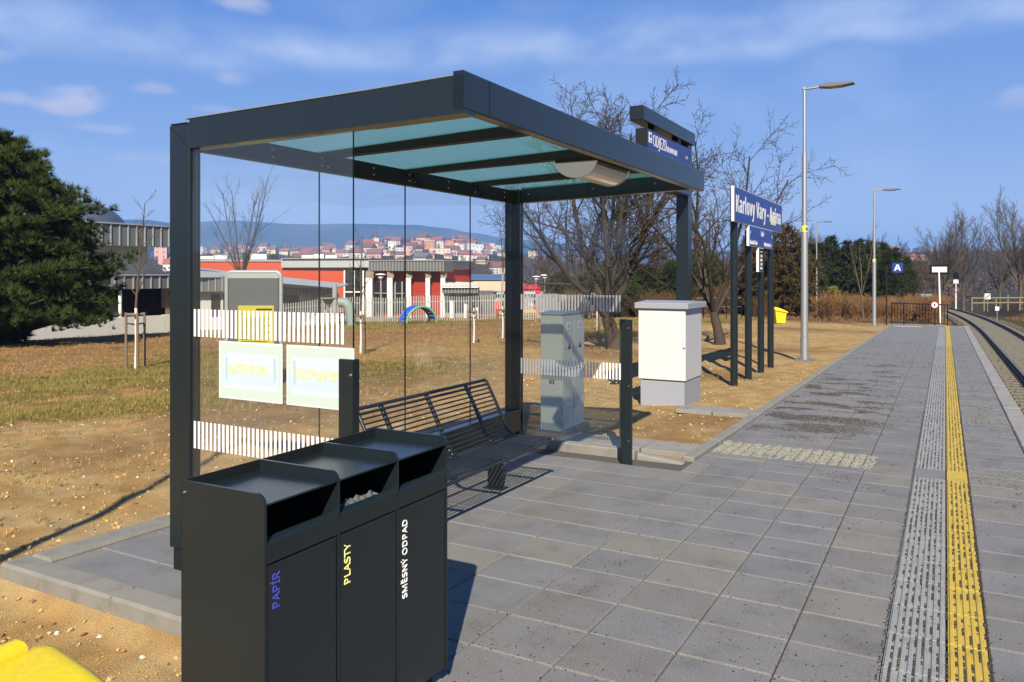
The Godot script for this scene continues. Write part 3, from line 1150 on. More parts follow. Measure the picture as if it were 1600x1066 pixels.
	# short front posts that hold the side panes
	for z in [-3.065, -7.045]:
		s = Shape.new()
		if z > -5.0:
			s.span(Vector3(-2.665, -0.13, z - 0.055), Vector3(-2.572, 1.228, z), 0.004)
		else:
			s.span(Vector3(-2.655, -0.14, z + 0.012), Vector3(-2.560, 1.228, z + 0.05), 0.004)
			s.span(Vector3(-2.70, -0.13, z - 0.045), Vector3(-2.61, 1.228, z - 0.008), 0.004)
		var p: MeshInstance3D = add.call("short_post", s, M.paint, t)
		s = Shape.new()
		for y in [1.15, 0.61, 0.10]:
			screw(s, Vector3(-2.585 + 3.0, y, z + (0.0 if z > -5 else 0.05) + 5.1), Vector3.BACK, 0.009)
		put("screws", s, M.steel, p)
	# sill beam behind the bench
	s = Shape.new()
	s.span(Vector3(-3.86, 0.075, -7.03), Vector3(-3.745, 0.295, -3.23), 0.008)
	add.call("sill_beam", s, M.paint, t)
	# ceiling luminaire under the front edge
	s = Shape.new()
	var arc := PackedVector2Array()
	for i in 13:
		var a := PI + PI * i / 12.0
		arc.append(Vector2(cos(a) * 0.152, sin(a) * 0.112))
	s.prism(Vector3(-2.28, 2.445, -5.76), Vector3.RIGHT, Vector3.UP, Vector3(0, 0, 0.64), arc)
	var lum: MeshInstance3D = add.call("luminaire", s, M.lamp_white, t)
	for z in [-5.772, -5.125]:
		s = Shape.new()
		var rim := PackedVector2Array()
		for p in arc: rim.append(p * 1.045)
		s.prism(Vector3(-2.28 + 3.0, 2.447, z + 5.1), Vector3.RIGHT, Vector3.UP, Vector3(0, 0, 0.012), rim)
		put("end_cap", s, M.cab_light, lum)
	s = Shape.new()
	s.span(Vector3(-2.44 + 3.0, 2.446, -5.78 + 5.1), Vector3(-2.12 + 3.0, 2.47, -5.105 + 5.1))
	put("mounting_plate", s, M.black, lum)

	# two faded notices on the left pane
	for q in [[-3.537, -3.060, "pale faded notice with a torn yellow band, left of the two on the shelter glass", 51], [-3.032, -2.578, "pale faded notice with a scraped green border, right of the two on the shelter glass", 67]]:
		s = Shape.new()
		s.sheet(Vector3(q[0], 0.968, -3.084), Vector3(q[1], 0.968, -3.084), Vector3(q[1], 1.283, -3.084), Vector3(q[0], 1.283, -3.084))
		var m := mat(Color(1, 1, 1), 0.7)
		m.albedo_color = Color(0.78, 0.79, 0.81)
		m.albedo_texture = notice_picture(q[3])
		s.quad(Vector3(q[0], 0.968, -3.0845), Vector3(q[0], 1.283, -3.0845), Vector3(q[1], 1.283, -3.0845), Vector3(q[1], 0.968, -3.0845))
		tag(put("notice", s, m), q[2], "notice", "notices stuck on the glass")


func screw(s: Shape, at: Vector3, out: Vector3, r: float) -> void:
	s.tube([at, at + out * r * 0.5, at + out * r * 0.8], [r, r * 0.85, r * 0.4], 8)


func notice_picture(sd: int) -> ImageTexture:
	var w := 192
	var h := 128
	var im := Image.create(w, h, false, Image.FORMAT_RGB8)
	var f := FastNoiseLite.new()
	f.seed = sd
	f.frequency = 0.06
	for j in h:
		for i in w:
			var n := f.get_noise_2d(i, j) * 0.5 + f.get_noise_2d(i * 4.0, j * 4.0 + 99.0) * 0.35
			var x := i / float(w)
			var y := j / float(h)
			var c := Color(0.86, 0.90, 0.94)
			var edge := minf(minf(y, 1.0 - y) * 1.0, minf(x, 1.0 - x) * 2.6)
			if edge + n * 0.05 < 0.19: c = Color(0.83, 0.89, 0.84)
			if absf(y - 0.62) < 0.10: c = c.lerp(Color(0.80, 0.88, 0.95), 0.5)
			if (absf(x - 0.12) < 0.02 or absf(x - 0.88) < 0.02) and absf(y - 0.45) < 0.2 + n * 0.1: c = Color(0.74, 0.84, 0.87)
			if absf(y - 0.47) < 0.085 + n * 0.05 and x > 0.14 and x < 0.80: c = c.lerp(Color(0.86, 0.89, 0.66), clampf(0.6 + n * 1.6, 0.0, 1.0))
			if n > 0.33 and edge > 0.05: c = c.lerp(Color(0.75, 0.78, 0.70), 0.7)
			if minf(minf(x, 1.0 - x) * 1.5, minf(y, 1.0 - y)) + n * 0.012 < 0.025: c = Color(0.93, 0.94, 0.93)
			im.set_pixel(i, j, c)
	return ImageTexture.create_from_image(im)


# ---------- bench ----------
func make_bench() -> void:
	var t := thing("bench", "dark slatted steel bench of thin rods with a reclining back under the shelter", "bench", Vector3(-3.15, -0.09, -4.76))
	var o := Vector3(3.15, 0.09, 4.76)
	var z0 := -5.93
	var z1 := -4.205
	# profile from the front lip over the seat and up the back
	var prof := [Vector2(-2.862, 0.262), Vector2(-2.848, 0.285), Vector2(-2.87, 0.298), Vector2(-3.02, 0.292), Vector2(-3.16, 0.284), Vector2(-3.245, 0.296), Vector2(-3.29, 0.345), Vector2(-3.35, 0.47), Vector2(-3.43, 0.62), Vector2(-3.492, 0.735), Vector2(-3.512, 0.745), Vector2(-3.523, 0.73)]
	var along := func(q: float) -> Vector2:      # 0..1 along the profile between the third and the tenth point
		var total := 0.0
		for i in range(2, 9): total += (prof[i + 1] - prof[i]).length()
		var left := q * total
		for i in range(2, 9):
			var l: float = (prof[i + 1] - prof[i]).length()
			if left <= l: return prof[i].lerp(prof[i + 1], left / l)
			left -= l
		return prof[9]
	var s: Shape
	for i in 25:
		var q := i / 24.0
		var p: Vector2 = along.call(q)
		s = Shape.new()
		s.rod(Vector3(p.x, p.y, z0 + 0.02) + o, Vector3(p.x, p.y, z1 - 0.02) + o, 0.0066, 7)
		put("seat_rod" if q < 0.46 else "back_rod", s, M.bench, t)
	for q in [[-2.862, 0.276, 0.0135, "front_rail"], [-3.505, 0.735, 0.0135, "top_rail"], [-3.205, 0.262, 0.0145, "rear_rail"], [-3.487, 0.700, 0.010, "back_rod"]]:
		s = Shape.new()
		s.rod(Vector3(q[0], q[1], z0) + o, Vector3(q[0], q[1], z1) + o, q[2], 10)
		put(q[3], s, M.bench, t)
	# end frames and the four carrying ribs
	for z in [z0, z1]:
		s = Shape.new()
		var pts := []
		var rad := []
		for p in prof:
			pts.append(Vector3(p.x, p.y - 0.006, z) + o); rad.append(0.013)
		s.tube(pts, rad, 8)
		put("end_frame", s, M.bench, t)
	for z in [-4.48, -5.04, -5.61]:
		s = Shape.new()
		for i in range(1, 9):
			var a: Vector2 = prof[i]
			var b: Vector2 = prof[i + 1]
			var d := (b - a).normalized()
			var n := Vector2(d.y, -d.x) * (-1.0 if i < 6 else -1.0)
			if n.y > 0: n = -n
			var mid := (a + b) / 2.0 + n * 0.017
			var bas := Basis(Vector3(d.x, d.y, 0), Vector3(-d.y, d.x, 0), Vector3.BACK)
			s.box(Vector3(mid.x, mid.y, z) + o, Vector3((b - a).length() + 0.012, 0.02, 0.036), 0.003, bas)
		put("rib", s, M.bench, t)
	for z in [-4.46, -5.62]:
		s = Shape.new()
		s.span(Vector3(-3.292, -0.10, z - 0.012) + o, Vector3(-3.155, 0.275, z + 0.012) + o, 0.003)
		var leg := put("leg", s, M.bench, t)
		s = Shape.new()
		s.span(Vector3(-3.31, -0.099 + SLOPE * 0.4, z - 0.06) + o, Vector3(-3.14, -0.088 + SLOPE * 0.4, z + 0.06) + o, 0.002)
		put("foot_plate", s, M.bench, leg)


# ---------- waste bins ----------
func make_bins() -> void:
	var t := thing("waste_sorting_bins", "dark grey three-part waste sorting bin block with lettered doors before the shelter", "waste bin", Vector3(-1.98, -0.03, -2.24))
	var o := Vector3(1.98, 0.03, 2.24)
	var s: Shape
	var x0 := -2.165
	var x1 := -1.80
	var zs := [-1.745, -2.075, -2.405, -2.735]
	for i in 4:
		# side panels and dividers: a tall plate with a rounded upper front corner
		s = Shape.new()
		var p := PackedVector2Array([Vector2(x0, 0.03), Vector2(x1, 0.03), Vector2(x1, 0.945)])
		for k in 6:
			var a := PI / 2.0 * k / 5.0
			p.append(Vector2(x1 - 0.035 + cos(a) * 0.035, 0.95 + sin(a) * 0.035))
		p.append(Vector2(x0, 0.985))
		s.prism(Vector3(0, 0, zs[i] - 0.005) + o, Vector3.RIGHT, Vector3.UP, Vector3(0, 0, 0.010), p)
		put("side_panel" if i == 0 or i == 3 else "divider", s, M.paint, t)
	s = Shape.new()
	s.span(Vector3(x0 - 0.006, 0.03, -2.739) + o, Vector3(x0 - 0.001, 0.984, -1.741) + o)
	put("back_panel", s, M.paint_dark, t)
	s = Shape.new()
	s.span(Vector3(x0 + 0.02, -0.05, -2.70) + o, Vector3(x1 - 0.045, 0.03, -1.78) + o, 0.003)
	put("plinth", s, M.black, t)
	s = Shape.new()
	screw(s, Vector3(x0 + 0.012, 0.947, -1.7395) + o, Vector3.BACK, 0.006)
	put("rivet", s, M.steel, t)
	var words := [["PAPÍR", Color(0.055, 0.06, 0.40), 0.624, 0.037], ["PLASTY", Color(0.82, 0.79, 0.25), 0.585, 0.038], ["SMĚSNÝ ODPAD", Color(0.85, 0.85, 0.85), 0.418, 0.0365]]
	for i in 3:
		var za: float = zs[i] - 0.0055
		var zb: float = zs[i + 1] + 0.0055
		s = Shape.new()
		s.prism(Vector3(0, 0, zb) + o, Vector3.RIGHT, Vector3.UP, Vector3(0, 0, za - zb), PackedVector2Array([Vector2(x0, 0.943), Vector2(x1 - 0.002, 0.949), Vector2(x1 - 0.002, 0.955), Vector2(x0, 0.949)]))
		put("top_plate", s, M.paint, t)
		# lip below the opening, its edge bevelled inwards
		s = Shape.new()
		s.prism(Vector3(0, 0, zb) + o, Vector3.RIGHT, Vector3.UP, Vector3(0, 0, za - zb), PackedVector2Array([Vector2(x1 - 0.030, 0.772), Vector2(x1 - 0.001, 0.772), Vector2(x1 - 0.001, 0.832), Vector2(x1 - 0.022, 0.846), Vector2(x1 - 0.030, 0.846)]))
		put("opening_lip", s, M.paint, t)
		s = Shape.new()
		s.span(Vector3(x1 - 0.028, 0.036, zb + 0.003) + o, Vector3(x1 - 0.003, 0.766, za - 0.003) + o, 0.004)
		var door := put("door", s, M.paint, t)
		var m := mat(words[i][1], 0.5)
		letters(words[i][0], words[i][3] * 0.80, m, door, Vector3(x1 - 0.002, words[i][2], za - 0.040) + o, UPWARDS, 1.02)
	# the liner of the middle bin shows over its lip
	s = Shape.new()
	rng.seed = 12
	var rows := []
	for j in 5:
		var row := []
		for i in 13:
			var f := i / 12.0
			var y: float = [0.80, 0.850, 0.862, 0.845, 0.80][j] + (rng.randf_range(-0.012, 0.012) if j > 0 and j < 4 else 0.0)
			var x: float = x1 - [0.020, 0.026, 0.045, 0.065, 0.075][j] + rng.randf_range(-0.005, 0.003)
			row.append(Vector3(x, y - 0.02 * absf(f - 0.5), lerpf(zs[1] - 0.012, zs[2] + 0.09, f)) + o)
		rows.append(row)
	for j in 4:
		for i in 12:
			s.quad(rows[j][i], rows[j][i + 1], rows[j + 1][i + 1], rows[j + 1][i])
	M.bag.cull_mode = BaseMaterial3D.CULL_DISABLED
	tag(put("bin_liner", s, M.bag, self), "crumpled clear plastic liner in the opening of the middle bin", "bin liner").position = -o + Vector3(0, 0, 0)


# ---------- grit bins ----------
func make_grit_bin(label: String, at: Vector3, turn: float) -> Node3D:
	var t := thing("grit_bin", label, "grit bin", at, turn, "yellow grit bins")
	var s := Shape.new()
	s.prism(Vector3(-0.40, 0, 0), Vector3(0, 0, 1), Vector3.UP, Vector3(0.80, 0, 0), PackedVector2Array([Vector2(-0.20, 0), Vector2(0.20, 0), Vector2(0.27, 0.50), Vector2(-0.27, 0.62)]))
	put("body", s, M.yellow_plastic, t)
	# the lid: one outline swept across, drawn in towards both ends so that its edges are round
	var out := [Vector2(-0.315, 0.615), Vector2(-0.29, 0.60), Vector2(0.30, 0.47), Vector2(0.325, 0.475), Vector2(0.338, 0.495), Vector2(0.335, 0.52), Vector2(0.32, 0.535), Vector2(0.20, 0.595), Vector2(0.04, 0.662), Vector2(-0.12, 0.706), Vector2(-0.26, 0.735), Vector2(-0.29, 0.735), Vector2(-0.312, 0.722), Vector2(-0.32, 0.70)]
	var mid := Vector2(0.0, 0.60)
	s = Shape.new()
	var rows := []
	for q in [[-0.452, 0.80], [-0.450, 0.88], [-0.443, 0.945], [-0.430, 0.985], [-0.41, 1.0], [0.41, 1.0], [0.430, 0.985], [0.443, 0.945], [0.450, 0.88], [0.452, 0.80]]:
		var row := []
		for p in out:
			var o: Vector2 = mid + (p - mid) * Vector2(0.5 + 0.5 * q[1], q[1])
			row.append(Vector3(q[0], o.y, o.x))
		rows.append(row)
	for i in rows.size() - 1:
		for k in out.size():
			var j := (k + 1) % out.size()
			s.quad(rows[i][k], rows[i][j], rows[i + 1][j], rows[i + 1][k])
	for k in range(1, out.size() - 1):
		s.tri(rows[0][0], rows[0][k + 1], rows[0][k])
		s.tri(rows[-1][0], rows[-1][k], rows[-1][k + 1])
	var lid := put("lid", smooth_by_angle(s), M.yellow_plastic, t)
	for x in [-0.33, 0.33]:
		s = Shape.new()
		s.tube([Vector3(x - 0.060, 0.728, -0.305), Vector3(x - 0.058, 0.728, -0.305), Vector3(x - 0.045, 0.728, -0.305), Vector3(x + 0.045, 0.728, -0.305), Vector3(x + 0.058, 0.728, -0.305), Vector3(x + 0.060, 0.728, -0.305)], [0.012, 0.026, 0.036, 0.036, 0.026, 0.012], 18)
		put("hinge_lug", s, M.yellow_plastic, lid)
	for x in [-0.22, 0.02, 0.24]:
		s = Shape.new()
		s.tube([Vector3(x, 0.712, -0.20), Vector3(x, 0.722, -0.17), Vector3(x, 0.668, 0.05), Vector3(x, 0.645, 0.09)], [0.008, 0.02, 0.02, 0.008], 10)
		put("lid_rib", s, M.yellow_plastic, lid)
	return t


func smooth_by_angle(s: Shape) -> ArrayMesh:      # corners whose faces meet at a small angle share a normal
	var at := {}
	for i in s.v.size():
		var k := Vector3i((s.v[i] * 4000.0).round())
		if not at.has(k): at[k] = []
		at[k].append(i)
	var n := s.n.duplicate()
	for k in at:
		for i in at[k]:
			var sum := Vector3.ZERO
			for j in at[k]:
				if s.n[i].dot(s.n[j]) > 0.6: sum += s.n[j]
			n[i] = sum.normalized()
	s.n = n
	return s.mesh()


# ---------- cabinets, signs, lamps ----------
func make_cabinets() -> void:
	var t := thing("junction_cabinet", "tall grey-green two-door electrical cabinet right beside the shelter glass", "electrical cabinet", Vector3(-3.90, -0.13, -8.36))
	var o := Vector3(3.90, 0.13, 8.36)
	var s := Shape.new()
	s.span(Vector3(-4.03, 0.56, -8.66) + o, Vector3(-3.765, 1.20, -8.05) + o, 0.006)
	put("body", s, M.cab_grey, t)
	s = Shape.new()
	s.span(Vector3(-4.03, -0.18, -8.66) + o, Vector3(-3.765, 0.553, -8.05) + o, 0.006)
	var base := put("base_section", s, M.cab_grey, t)
	letters("03", 0.045, M.black, base, Vector3(-3.92, 0.44, -8.0485) + o, Basis.IDENTITY, 1.0, "lettering", true)
	s = Shape.new()
	s.prism(Vector3(-4.045, 0, 0) + o, Vector3(0, 0, 1), Vector3.UP, Vector3(0.30, 0, 0), PackedVector2Array([Vector2(-8.675, 1.20), Vector2(-8.035, 1.20), Vector2(-8.035, 1.215), Vector2(-8.35, 1.232), Vector2(-8.675, 1.215)]))
	put("roof", s, mat(Color(0.28, 0.36, 0.40), 0.5), t)
	for i in 2:
		var za := -8.06 - 0.305 * i
		s = Shape.new()
		s.span(Vector3(-3.766, 0.575, za - 0.29) + o, Vector3(-3.752, 1.185, za) + o, 0.003)
		var door := put("door", s, M.cab_grey, t)
		s = Shape.new()
		s.span(Vector3(-3.7525, 1.02, za - 0.20) + o, Vector3(-3.748, 1.11, za - 0.10) + o, 0.001)
		var lab := put("label_plate", s, M.print_white, door)
		s = Shape.new()
		s.span(Vector3(-3.7485, 1.04, za - 0.185) + o, Vector3(-3.7475, 1.09, za - 0.155) + o)
		s.span(Vector3(-3.7485, 1.04, za - 0.145) + o, Vector3(-3.7475, 1.09, za - 0.115) + o)
		put("label_print", s, M.cab_light, lab)
		s = Shape.new()      # warning triangle
		s.prism(Vector3(-3.7525, 0, 0) + o, Vector3(0, 0, -1), Vector3.UP, Vector3(0.002, 0, 0), PackedVector2Array([Vector2(-(za - 0.13), 0.80), Vector2(-(za - 0.20), 0.80), Vector2(-(za - 0.165), 0.87)]))
		put("warning_triangle", s, M.black, door)
		s = Shape.new()
		s.span(Vector3(-3.753, 0.82, za - 0.075) + o, Vector3(-3.735, 0.87, za - 0.055) + o, 0.003)
		put("lock", s, M.cab_light, door)
		s = Shape.new()
		s.span(Vector3(-3.766, -0.10, za - 0.29) + o, Vector3(-3.754, 0.545, za) + o, 0.003)
		var low := put("base_cover", s, M.cab_grey, t)
		s = Shape.new()
		for k in 4:
			s.span(Vector3(-3.7545, 0.165, za - 0.235 + 0.045 * k) + o, Vector3(-3.750, 0.205, za - 0.20 + 0.045 * k) + o)
		put("vent", s, M.print_white, low)
	# concrete foot
	tag(put("cabinet_foundation", one_box(Vector3(-4.10, -0.25, -8.75), Vector3(-3.72, -0.105, -7.98), 0.01), M.concrete), "low concrete footing under the grey-green cabinet", "foundation")

	t = thing("meter_cabinet", "squat white meter cabinet with grey lid and plinth, door closed", "electrical cabinet", Vector3(-3.62, -0.19, -11.6))
	o = Vector3(3.62, 0.19, 11.6)
	s = Shape.new()
	s.span(Vector3(-3.945, -0.30, -12.03) + o, Vector3(-3.285, 0.098, -11.17) + o, 0.006)
	put("plinth", s, M.cab_blue, t)
	s = Shape.new()
	s.span(Vector3(-3.955, 0.112, -12.04) + o, Vector3(-3.272, 1.15, -11.165) + o, 0.006)
	put("body", s, M.cab_light, t)
	s = Shape.new()
	s.span(Vector3(-3.968, 0.120, -11.166) + o, Vector3(-3.262, 1.152, -11.145) + o, 0.006)
	var door := put("door", s, M.cream_paint, t)
	s = Shape.new()
	s.span(Vector3(-3.290, 0.60, -11.145) + o, Vector3(-3.258, 0.75, -11.115) + o, 0.006)
	put("handle", s, M.white, door)
	s = Shape.new()
	s.span(Vector3(-3.9, 0.098, -12.0) + o, Vector3(-3.32, 0.113, -11.2) + o)
	put("shadow_gap", s, M.black, t)
	s = Shape.new()
	s.span(Vector3(-4.015, 1.150, -12.10) + o, Vector3(-3.212, 1.238, -11.10) + o, 0.008)
	s.prism(Vector3(-4.0, 0, 0) + o, Vector3(0, 0, 1), Vector3.UP, Vector3(0.78, 0, 0), PackedVector2Array([Vector2(-12.09, 1.237), Vector2(-11.11, 1.237), Vector2(-11.6, 1.262)]))
	put("lid", s, M.cab_blue, t)


func make_departure_board() -> void:
	var t := thing("departure_board", "dark column with an overhanging arm and a blue electronic departure board facing the track", "departure board", Vector3(-3.63, -0.2, -12.37))
	var o := Vector3(3.63, 0.2, 12.37)
	var s := Shape.new()
	s.span(Vector3(-3.74, -0.3, -12.48) + o, Vector3(-3.545, 3.70, -12.26) + o, 0.008)
	put("column", s, M.paint, t)
	s = Shape.new()
	s.span(Vector3(-3.70, 3.70, -12.50) + o, Vector3(-3.50, 3.895, -10.04) + o, 0.008)
	put("arm", s, M.paint, t)
	s = Shape.new()
	s.span(Vector3(-3.645, 2.86, -12.14) + o, Vector3(-3.485, 3.605, -10.12) + o, 0.006)
	var b := put("display_case", s, M.paint_dark, t)
	s = Shape.new()
	s.span(Vector3(-3.486, 2.88, -12.10) + o, Vector3(-3.480, 3.59, -10.14) + o)
	var face := put("display_face", s, M.sign_blue_lit, b)
	for z in [-10.6, -11.7]:
		s = Shape.new()
		s.span(Vector3(-3.62, 3.60, z - 0.05) + o, Vector3(-3.51, 3.705, z + 0.05) + o)
		put("bracket", s, M.black, t)
	var pw: Material = M.print_white
	letters("ODJEZD", 0.155, pw, face, Vector3(-3.479, 3.47, -10.36) + o, TO_TRACK, 0.82)
	letters("DEPARTURE", 0.075, pw, face, Vector3(-3.479, 3.435, -10.98) + o, TO_TRACK, 0.9)
	# the little train sign and the column heads
	s = Shape.new()
	s.span(Vector3(-3.480, 3.42, -10.31) + o, Vector3(-3.477, 3.56, -10.19) + o)
	var pic := put("pictogram", s, pw, face)
	s = Shape.new()
	s.span(Vector3(-3.4775, 3.49, -10.285) + o, Vector3(-3.4755, 3.535, -10.215) + o)
	s.span(Vector3(-3.4775, 3.435, -10.275) + o, Vector3(-3.4755, 3.455, -10.255) + o)
	s.span(Vector3(-3.4775, 3.435, -10.245) + o, Vector3(-3.4755, 3.455, -10.225) + o)
	put("pictogram_windows", s, M.sign_blue_lit, pic)
	for q in [["Druh vlaku", 3.31, -10.20], ["Vlak", 3.24, -10.20], ["Směr jízdy", 3.24, -10.42], ["Ze směru", 3.31, -10.42], ["Přes", 3.31, -10.84], ["Via", 3.24, -10.84], ["Čas", 3.31, -11.20], ["Time", 3.24, -11.20], ["Nást.", 3.31, -11.36], ["Zpoždění", 3.24, -11.40], ["min", 3.12, -11.72], ["12:06", 3.44, -11.90]]:
		letters(q[0], 0.042, pw if q[0] != "12:06" else M.cab_light, face, Vector3(-3.479, q[1], q[2]) + o, TO_TRACK, 0.75)


func make_station_sign() -> void:
	var t := thing("station_sign", "blue station name sign with two smaller signs below it on four dark posts", "station sign", Vector3(-3.30, -0.26, -15.95))
	var o := Vector3(3.30, 0.26, 15.95)
	var s: Shape
	for q in [[-14.33, 3.15], [-15.50, 2.50], [-16.67, 2.15], [-17.70, 3.15]]:
		s = Shape.new()
		s.tube([Vector3(-3.31, SLOPE * q[0] - 0.2, q[0]) + o, Vector3(-3.31, q[1], q[0]) + o], [0.066, 0.066], 18)
		put("post", s, M.paint, t)
	var board := func(lo: Vector3, hi: Vector3) -> MeshInstance3D:
		var f := Shape.new()
		f.span(lo + o, hi + o, 0.004)
		var r := put("sign_board", f, M.white, t)
		var g := Shape.new()
		g.span(Vector3(hi.x - 0.001, lo.y + 0.008, lo.z + 0.008) + o, Vector3(hi.x + 0.002, hi.y - 0.008, hi.z - 0.008) + o)
		put("sign_face", g, M.blue_sign, r)
		return r
	var a: MeshInstance3D = board.call(Vector3(-3.265, 2.575, -18.50), Vector3(-3.215, 3.19, -13.92))
	letters("Karlovy Vary - Aréna", 0.30, M.print_white, a, Vector3(-3.212, 2.895, -14.02) + o, TO_TRACK, 1.06, "lettering", true)
	s = Shape.new()
	s.span(Vector3(-3.2125, 2.70, -17.75) + o, Vector3(-3.2115, 2.90, -17.20) + o)
	put("sticker", s, mat(Color(0.55, 0.62, 0.30), 0.5), a)
	var b: MeshInstance3D = board.call(Vector3(-3.265, 2.185, -17.46), Vector3(-3.215, 2.572, -15.13))
	letters("Směr", 0.10, M.print_white, b, Vector3(-3.212, 2.46, -16.18) + o, TO_TRACK, 1.0)
	letters("Mariánské Lázně", 0.075, M.print_white, b, Vector3(-3.212, 2.26, -15.19) + o, TO_TRACK, 0.85)
	letters("Karlovy Vary d. n.", 0.075, M.print_white, b, Vector3(-3.212, 2.26, -16.50) + o, TO_TRACK, 0.95)
	for q in [[-15.22, 1.0], [-17.36, -1.0]]:
		s = Shape.new()
		s.prism(Vector3(-3.2135, 2.44, q[0]) + o, Vector3(0, 0, -q[1]), Vector3.UP, Vector3(0.002, 0, 0), PackedVector2Array([Vector2(-0.035, 0), Vector2(0.02, 0.04), Vector2(0.02, -0.04)]))
		put("arrow", s, M.print_white, b)
	s = Shape.new()
	s.span(Vector3(-3.265, 1.70, -16.45) + o, Vector3(-3.215, 2.175, -16.0) + o, 0.004)
	var p := put("sign_board", s, M.white, t)
	s = Shape.new()
	s.span(Vector3(-3.216, 1.71, -16.44) + o, Vector3(-3.2125, 2.165, -16.02) + o)
	var f := put("sign_face", s, M.black, p)
	for i in 5:
		s = Shape.new()
		var y := 2.10 - 0.082 * i
		s.span(Vector3(-3.213, y - (0.008 if i == 0 else 0.026), -16.33) + o, Vector3(-3.2115, y + (0.008 if i == 0 else 0.026), -16.13 - 0.03 * (i % 2)) + o)
		put("pictogram", s, M.print_white, f)


func lamp_post(called: String, label: String, at: Vector3, number: String) -> Node3D:
	var t := thing(called, label, "lamp post", at, 0.0, "galvanised lamp posts along the platform")
	var s := Shape.new()
	s.tube([Vector3(0, -0.1, 0), Vector3(0, 0.52, 0)], [0.090, 0.090], 16)
	put("base_tube", s, M.zinc, t)
	s = Shape.new()
	s.tube([Vector3(0, 0.525, 0), Vector3(0, 3.10, 0), Vector3(0, 3.16, 0)], [0.085, 0.080, 0.055], 16)
	var lower := put("lower_tube", s, M.zinc, t)
	s = Shape.new()
	s.tube([Vector3(0, 3.16, 0), Vector3(0, 4.80, 0), Vector3(0, 4.85, 0)], [0.054, 0.054, 0.038], 14)
	put("middle_tube", s, M.zinc, t)
	s = Shape.new()
	s.tube([Vector3(0, 4.85, 0), Vector3(0, 6.37, 0)], [0.037, 0.037], 12)
	put("upper_tube", s, M.zinc, t)
	s = Shape.new()
	s.tube([Vector3(-0.02, 6.34, 0), Vector3(0.38, 6.36, 0)], [0.026, 0.026], 10)
	s.box(Vector3(0, 6.36, 0), Vector3(0.09, 0.09, 0.09), 0.015)
	put("arm", s, M.zinc, t)
	s = Shape.new()
	s.prism(Vector3(0, 0, -0.14), Vector3.RIGHT, Vector3.UP, Vector3(0, 0, 0.28), PackedVector2Array([Vector2(0.33, 6.345), Vector2(0.55, 6.315), Vector2(0.80, 6.32), Vector2(1.08, 6.352), Vector2(1.08, 6.372), Vector2(0.72, 6.40), Vector2(0.50, 6.405), Vector2(0.36, 6.385)]))
	var head := put("lamp_head", s, M.metal_grey, t)
	s = Shape.new()
	s.span(Vector3(0.58, 6.305, -0.10), Vector3(0.86, 6.318, 0.10))
	put("lens", s, M.cab_light, head)
	s = Shape.new()
	for k in 12:
		var a := TAU * k / 12.0
		var b := TAU * (k + 1) / 12.0
		var p := Vector3(cos(a), 0, -sin(a)) * 0.0815
		var q := Vector3(cos(b), 0, -sin(b)) * 0.0815
		s.quad(p + Vector3.UP * 2.99, q + Vector3.UP * 2.99, q + Vector3.UP * 3.13, p + Vector3.UP * 3.13)
	var lab := put("number_label", s, M.yellow_label, lower)
	letters(number, 0.085, M.black, lab, Vector3(0.02, 3.06, 0.0815).rotated(Vector3.UP, TURN), Basis(Vector3.UP, TURN), 1.0, "lettering", true, false)
	s = Shape.new()
	for k in 4:
		var a := TAU * k / 4.0 + 0.4
		s.lathe(Vector3(cos(a) * 0.16, -0.02, sin(a) * 0.16), [Vector2(0.02, 0), Vector2(0.02, 0.04), Vector2(0.012, 0.05), Vector2(0.012, 0.09), Vector2(0, 0.09)], 8)
	s.span(Vector3(-0.2, -0.06, -0.2), Vector3(0.2, 0.0, 0.2), 0.01)
	put("base_plate", s, M.metal_grey, t)
	return t


